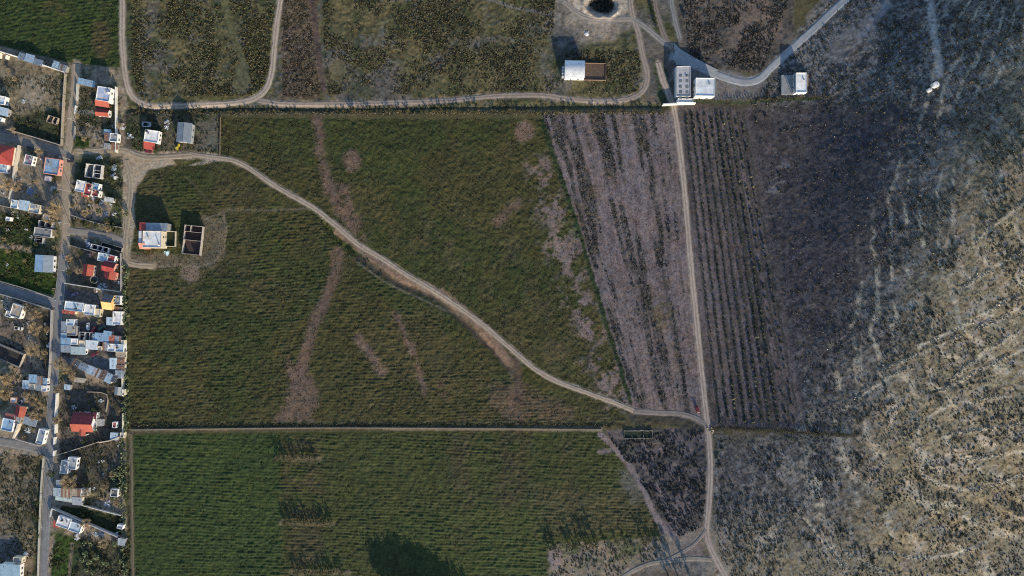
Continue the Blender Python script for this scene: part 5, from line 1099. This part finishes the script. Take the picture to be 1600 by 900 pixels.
# planted rows right of the straight track
def shrub(name, r, pal_, n=42):
    m = MB()
    for i in range(5):
        a = random.uniform(0, 6.28); m.tube([(0, 0, -.3), (math.cos(a)*r*.3, math.sin(a)*r*.3, r*.5), (math.cos(a)*r*.6, math.sin(a)*r*.6, r*.85)], [.05, .035, .015], 4, (.09,.07,.05))
    for i in range(n):
        d = rv(); d.z = abs(d.z); leafquad(m, d*r*random.uniform(.5, 1.0)*random.uniform(.8, 1.1), d+rv()*.5, r*random.uniform(.35, .6), jit(random.choice(pal_), .3))
    o = m.build(name, M_LEAF); o.location = FAR; return o
ROWP = [shrub('row_shrub', .85, [(.042,.05,.024), (.03,.036,.02), (.085,.085,.045), (.06,.066,.03)], 30) for _ in range(4)]
first = []
for rI in range(10):
    for k in range(70):
        t = k/69; v = 180+t*478; f = (rI+.5)/10; l = 1066+(v-170)*0.108; r = 1160+(v-172)*0.18
        first.append((l+(r-l)*f+random.uniform(-.8, .8), v+random.uniform(-1.2, 1.2), rI))
first = [q for q in first if random.random() > .06 and not (q[2] > 7 and random.random() < .35)]
first.sort(key=lambda q: math.hypot(q[0]-800, q[1]-450))
for (u, v, rI) in first[:300]: place(ROWP, u, v, random.uniform(.75, 1.2), 'small dark shrub in the planted rows right of the straight track', 'shrub', 'shrubs in the planted rows')
rest = first[300:]; u = np.array([q[0] for q in rest]); v = np.array([q[1] for q in rest])
clumps('row_shrubs', u, v, rng.uniform(.65, 1.0, len(u)), pal(len(u), [(.042,.05,.024), (.03,.036,.02), (.13,.12,.06)], [.5, .35, .15]), 'farther shrubs of the planted rows right of the straight track', 'shrubs', nq=16, flat=1.0)
# brush on the hill
HILP = [shrub('hill_shrub', 1.0, [(.036,.04,.026), (.028,.031,.022), (.05,.052,.03)], 34) for _ in range(4)]
HR = [(1175,165),(1245,60),(1310,-10),(1600,-10),(1600,900),(1130,905),(1118,800),(1118,685),(1262,680)]
u, v = samp(HR, 13500, (40, -.1, .35), 31); k = rng.uniform(0, 1, len(u)) < 1-.72*sst(1450, 1330, u+.25*(v-300))*sst(700, 620, v)*sst(160, 190, v); u, v = u[k], v[k]; lit_ = np.clip((u-1250)/250+(v-450)/600, 0, 1)
r_ = rng.uniform(.25, .6, len(u))*(1+.9*rng.random(len(u))**4)
order = np.argsort(-r_)
u, v, r_ = u[order], v[order], r_[order]
for a, b, s in zip(u[:300], v[:300], r_[:300]): place(HILP, float(a), float(b), float(s)*1.15, 'larger dark thorny shrub on the stony hillside', 'shrub', 'larger shrubs on the hillside')
clumps('hill_brush', u[300:], v[300:], r_[300:]*.95, pal(len(u)-300, [(.07,.067,.048), (.052,.051,.04), (.095,.086,.056), (.14,.12,.075)], [.35, .22, .28, .15]), 'dense low brush covering the hillside', 'brush', nq=7, flat=.9)
u, v = samp(HR, 14000, (35, -.3, .4), 43); k = rng.uniform(0, 1, len(u)) < 1-.85*sst(1450, 1330, u+.3*(v-300))*sst(640, 480, v)*sst(140, 190, v); u, v = u[k], v[k]; clumps('dry_grass', u, v, rng.uniform(.16, .42, len(u)), pal(len(u), [(.20,.19,.165), (.15,.14,.12), (.25,.235,.20), (.09,.088,.075)]), 'pale dry grass between the brush on the hillside', 'grass', nq=4)

u, v = samp(HR, 1500, (20, .1, .25), 37)
clumps('pale_stones', u, v, rng.uniform(.2, .5, len(u)), pal(len(u), [(.3,.28,.24), (.36,.33,.27), (.22,.21,.2)]), 'pale stones lying between the brush on the hillside', 'stones', m=M_BLOCK, nq=4, flat=.5)

# ------------------------------------------------------------------ vehicles
def car(label, u, v, rot, c, cat='car', name='parked_car', pickup=False):
    x, y, z = [float(q) for q in G(u, v)]; rt = empty(name, x, y, z+.12, rot); tag(rt, label, cat)
    L, W = (2.4, .88) if pickup else (2.1, .84)
    def sec(xx, w, z0, z1, b=.1): return [(xx, -w, z0), (xx, w, z0), (xx, w, z1-b), (xx, w-b*1.4, z1), (xx, -w+b*1.4, z1), (xx, -w, z1-b)]
    m = MB(); m.rings([sec(-L, W*.86, .4, .72), sec(-L+.15, W*.96, .28, .86), sec(-L*.5, W, .25, .92), sec(.2, W, .25, .92), sec(L*.45, W, .25, .9), sec(L-.2, W*.94, .28, .78), sec(L, W*.8, .38, .66)], c); body = m.build('body', M_CAR, rt)
    x0, x1 = (-.1, 1.15) if pickup else (-1.35, .85)
    m = MB(); lo = [(x0-.1, -W+.1, .9), (x1+.35, -W+.1, .9), (x1+.35, W-.1, .9), (x0-.1, W-.1, .9)]; hi = [(x0+.22, -W+.24, 1.36), (x1-.22, -W+.24, 1.36), (x1-.22, W-.24, 1.36), (x0+.22, W-.24, 1.36)]
    m.hexa(lo, hi, (.03,.03,.03)); m.build('windows', M_GLASS, rt)
    m = MB(); m.box(x0+.18, x1-.18, -W+.2, W-.2, 1.362, 1.44, c); m.build('roof', M_CAR, rt)
    if pickup:
        m = MB(); m.box(-L+.15, -.35, -W+.18, W-.18, .935, .96, (.05,.05,.05)); m.build('cargo_bed', M_RUB, rt)
        m = MB(); m.box(-L+.05, -.3, -W+.02, -W+.12, .9, 1.15, c); m.box(-L+.05, -.3, W-.12, W-.02, .9, 1.15, c); m.box(-L+.02, -L+.12, -W+.13, W-.13, .9, 1.15, c); m.build('bed_rail', M_CAR, rt)
    for sx in (-1, 1):
        for sy in (-1, 1):
            m = MB(); k = 14; cx, cy = sx*L*.62, sy*(W-.05)
            m.rings([[(cx+r*math.cos(2*math.pi*i/k), cy+yy, .32+r*math.sin(2*math.pi*i/k)) for i in range(k)] for yy, r in ((-.1, .3), (-.08, .32), (.08, .32), (.1, .3))], (.02,.02,.02)); w_ = m.build('wheel', M_RUB, rt)
            m = MB(); m.rings([[(cx+r*math.cos(2*math.pi*i/10), cy+sy*yy, .32+r*math.sin(2*math.pi*i/10)) for i in range(10)] for yy, r in ((.101, .18), (.115, .16))], (.5,.5,.5)); m.build('rim', M_METAL, w_)
    for sy in (-1, 1):
        m = MB(); m.box(L-.1, L+.01, sy*W*.62-.14, sy*W*.62+.14, .56, .68, (.8,.8,.75)); m.build('headlight', M_METAL, rt)
        m = MB(); m.box(-L-.01, -L+.1, sy*W*.66-.12, sy*W*.66+.12, .56, .7, (.4,.03,.02)); m.build('tail_light', M_METAL, rt)
    return rt
car('white car with dark windows parked nose up in the yard of the dense block', 139, 510, -92, (.75,.75,.76)); car('red car parked beside the white car in the dense block', 147, 516, -75, (.3,.03,.04)); car('dark green car parked at an angle near the roofless rooms', 160, 512, -38, (.06,.12,.09))
car('dark red car alone on the bare yard of the dense block', 149, 553, -28, (.12,.02,.03)); car('small white pickup in front of the grey concrete house', 31, 513, 6, (.76,.73,.66), 'pickup', 'pickup_truck', True); car('white pickup parked above the small orange gable house', 36, 627, -36, (.76,.74,.68), 'pickup', 'pickup_truck', True)
car('black car parked by the upper cross street near the long pale wall', 49, 232, 14, (.015,.016,.018)); car('dark red car parked under the red porch roof', 233, 237, 6, (.16,.025,.03)); car('red car standing alone beside the straight track junction', 1089, 639, 70, (.13,.02,.025))
car('dark car parked below the walled compound near the street', 109, 458, 24, (.06,.05,.09)); car('greyish purple car right of the dark car near the street', 118, 460, -20, (.16,.14,.22)); car('dark car left beside the upper right track', 1069, 24, 70, (.03,.03,.035))
car('dark car at the left edge beside the upper cross street', 3, 199, 14, (.03,.03,.04)); car('dark maroon car parked on the unpaved crossing', 112, 252, 0, (.05,.03,.04))
# yellow tractor below the barn
x, y, z = [float(q) for q in G(280, 231)]; rt = empty('tractor', x, y, z+.1, -75); tag(rt, 'yellow tractor parked below the steel grey barn', 'tractor')
m = MB(); m.box(-.2, 2.0, -.42, .42, .75, 1.45, (.55,.42,.03)); m.box(-1.5, -.21, -.55, .55, .7, 1.2, (.55,.42,.03)); m.build('body', M_CAR, rt)
m = MB(); m.box(-1.4, .0, -.7, .7, 2.3, 2.42, (.58,.46,.05)); m.build('canopy', M_CAR, rt)
m = MB()
for a in (-1.3, -.1):
    for b in (-.6, .6): m.tube([(a, b, 1.15), (a, b, 2.3)], [.04, .04], 6, (.1,.1,.1))
m.build('canopy_post', M_METAL, rt)
for cx, cy, r, w in ((-1.0, -.85, .75, .2), (-1.0, .85, .75, .2), (1.5, -.65, .45, .14), (1.5, .65, .45, .14)):
    m = MB(); m.rings([[(cx+a*math.cos(2*math.pi*i/16), cy+b, a+a*0+math.sin(2*math.pi*i/16)*a) for i in range(16)] for b, a in ((-w, r*.9), (-w*.8, r), (w*.8, r), (w, r*.9))], (.02,.02,.02)); m.build('wheel', M_RUB, rt)
# round dark tank, tarps, piles, poles
x, y, z = [float(q) for q in G(149, 437)]; rt = empty('round_cistern', x, y, z); tag(rt, 'round dark cistern with pale rim below the red tiled roofs', 'cistern')
m = MB(); k = 24; m.rings([[(r*math.cos(2*math.pi*i/k), r*math.sin(2*math.pi*i/k), q) for i in range(k)] for r, q in ((2.2, -.4), (2.2, 1.5), (1.9, 1.5), (1.9, .5))], (.2,.21,.22), cap=False); m.build('rim_wall', M_BLOCK, rt)
m = MB(); m.cyl(0, 0, -.3, .62, 1.88, None, 24, (.01,.012,.015)); m.build('dark_water', M_GLASS, rt)
def pile(label, u, v, r, cs, name='debris_pile', cat='debris', n=12, group=None):
    x, y, z = [float(q) for q in G(u, v)]; m = MB()
    for i in range(n):
        a = random.uniform(0, 6.28); d = r*math.sqrt(random.random()); L = random.uniform(.25, .5)*r; w_ = random.uniform(.3, .7)*L; t = random.uniform(0, 3.14); zz = .3*(1-d/r)*r
        cx, cy = d*math.cos(a), d*math.sin(a); tl = random.uniform(-.2, .2)
        q = [(cx+math.cos(t)*sx*L-math.sin(t)*sy*w_, cy+math.sin(t)*sx*L+math.cos(t)*sy*w_, zz+tl*sx+.15) for sx, sy in ((-1,-1), (1,-1), (1,1), (-1,1))]
        m.hexa([(p[0], p[1], p[2]-.3) for p in q], q, jit(random.choice(cs), .25))
    o = m.build(name, M_BLOCK); o.location = (x, y, z); o.rotation_euler = (0, 0, 0); tag(o, label, cat, group); return o
WHP = [(.6,.6,.6), (.4,.45,.5), (.25,.22,.2)]; BRP = [(.3,.22,.15), (.2,.15,.1), (.4,.35,.3)]
for (u, v, r, c, l) in [(191,197,1.8,WHP,'whitish scrap heap just right of the white boundary wall'), (203,213,1.6,WHP,'scattered pale scrap on the bare yard left of the red porch house'), (261,191,1.5,WHP,'pale pile of sacks near the top hedge left of the barn'), (261,199,1.2,WHP,'smaller pale pile of sacks below the first one'), (261,395,1.4,[(.4,.6,.7), (.6,.75,.8)],'pale blue tarpaulin heap below the large white hall'),
      (136,195,1.4,BRP,'tan heap of planks on the lawn below the red gable annex'), (146,310,1.6,WHP,'jumble of white and green scrap below the dark red roof'), (158,316,1.5,WHP,'pale tarpaulin heap left of the ribbed shed'), (166,334,1.2,WHP,'white scrap in the middle of the weedy yard'), (141,398,1.5,[(.45,.2,.16), (.5,.3,.25)],'small salmon heap in the dark yard of the compound'),
      (139,381,2.2,[(.3,.35,.42), (.2,.24,.3)],'bluish heap beside the three small rooms'), (48,300,1.6,[(.15,.25,.42), (.2,.25,.3)],'blue tarpaulin heap in the dark yard above the row of three'), (35,303,1.8,BRP,'rusty scrap heap in the dark yard above the row of three'), (66,245,1.6,[(.25,.12,.1), (.3,.3,.3)],'reddish scrap heap left of the four panel blue roof'), (156,247,1.4,WHP,'white heap at the end of the bare path by the crossing'),
      (179,262,2.2,[(.3,.36,.4), (.2,.25,.24)],'bluish scrap heap in the garden right of the four room house'), (178,276,1.8,WHP,'pale scrap heap below the bluish one in the garden'), (186,440,2.0,WHP,'grey scrap along the hedge in the red compound'), (160,448,2.4,[(.4,.45,.48), (.3,.33,.35)],'pale rubble strip at the lower wall of the compound'), (158,626,1.3,WHP,'white heap inside the low brick footing'),
      (116,636,1.2,WHP,'two white sheets on posts in the dark garden'), (44,672,1.8,WHP,'pale scrap in the green yard between wall and long blue roof'), (52,633,1.2,BRP,'cream heap near the leafless tree by the street'), (78,540,1.6,WHP,'white rubble along the street wall of the bare lot'), (42,866,1.6,WHP,'pale scrap in the dark yard above the corner house'), (151,836,1.3,WHP,'whitish heap in the yard behind the long grey wall'),
      (160,832,1.5,[(.3,.33,.38)],'bluish sheet leaning in the yard behind the long grey wall'), (120,838,1.7,WHP,'white and grey scrap below the blue roof with white border'), (136,820,1.4,[(.6,.5,.5), (.4,.2,.2)],'pink heap under the leafless tree at the street bend'), (917,53,1.3,[(.7,.7,.7)],'lone white block pile below the round pit'), (1110,672,2.0,BRP,'brown earth heap at the track junction'), (119,727,1.5,BRP,'tan square of planks in the garden right of the grey house'),
      (37,158,1.1,WHP,'white block pile in the bare corner lot'), (168,787,1.7,WHP,'grey scrap heap below the small house with white front')]:
    pile(l, u, v, r, c)
n_ = 0
while n_ < 60:
    u, v = random.uniform(4, 194), random.uniform(190, 860)
    if (u < 66 and v > 700) or not free(u, v, 1.5): continue
    n_ += 1; pile('small heap of scrap lying loose in a village yard', u, v, random.uniform(.5, 1.1), random.choice((WHP, WHP, BRP, [(.3,.38,.48), (.5,.5,.5)])), n=7, group='small scrap heaps in the village yards')
x, y, z = [float(q) for q in G(330, 362)]
pl = empty('utility_pole', *FAR); m = MB(); m.tube([(0, 0, -.5), (0, 0, 4), (0, 0, 8.2)], [.14, .12, .09], 8, (.3,.28,.26)); m.build('post', M_BLOCK, pl)
m = MB(); m.box(-.9, .9, -.06, .06, 7.6, 7.75, (.25,.2,.16)); m.build('crossarm', M_WOOD, pl)
m = MB()
for a in (-.8, 0.35, .8): m.cyl(a, 0, 7.752, 7.95, .05, .03, 8, (.5,.5,.48))
m.build('insulator', M_METAL, pl)
m = MB(); m.tube([(.05, 0, 7.1), (.9, 0, 7.4), (1.7, 0, 7.4)], [.04, .035, .03], 6, (.5,.5,.5)); m.box(1.6, 2.1, -.12, .12, 7.33, 7.45, (.7,.7,.7)); m.build('street_lamp', M_METAL, pl)
PL = [(119,190),(112,250),(113,300),(110,350),(107.5,423),(105,470),(93,600),(88.5,668),(83,770),(84,818)]
for i, (u, v) in enumerate(PL):
    gx, gy, gz = [float(q) for q in G(u, v)]; L = 'concrete utility pole with lamp along the main village street'
    if i == 0: pl.location = (gx, gy, gz); tag(pl, L, 'utility pole', 'utility poles along the main street')
    else: dup(pl, (gx, gy, gz), R(170), 1, L, 'utility poles along the main street')
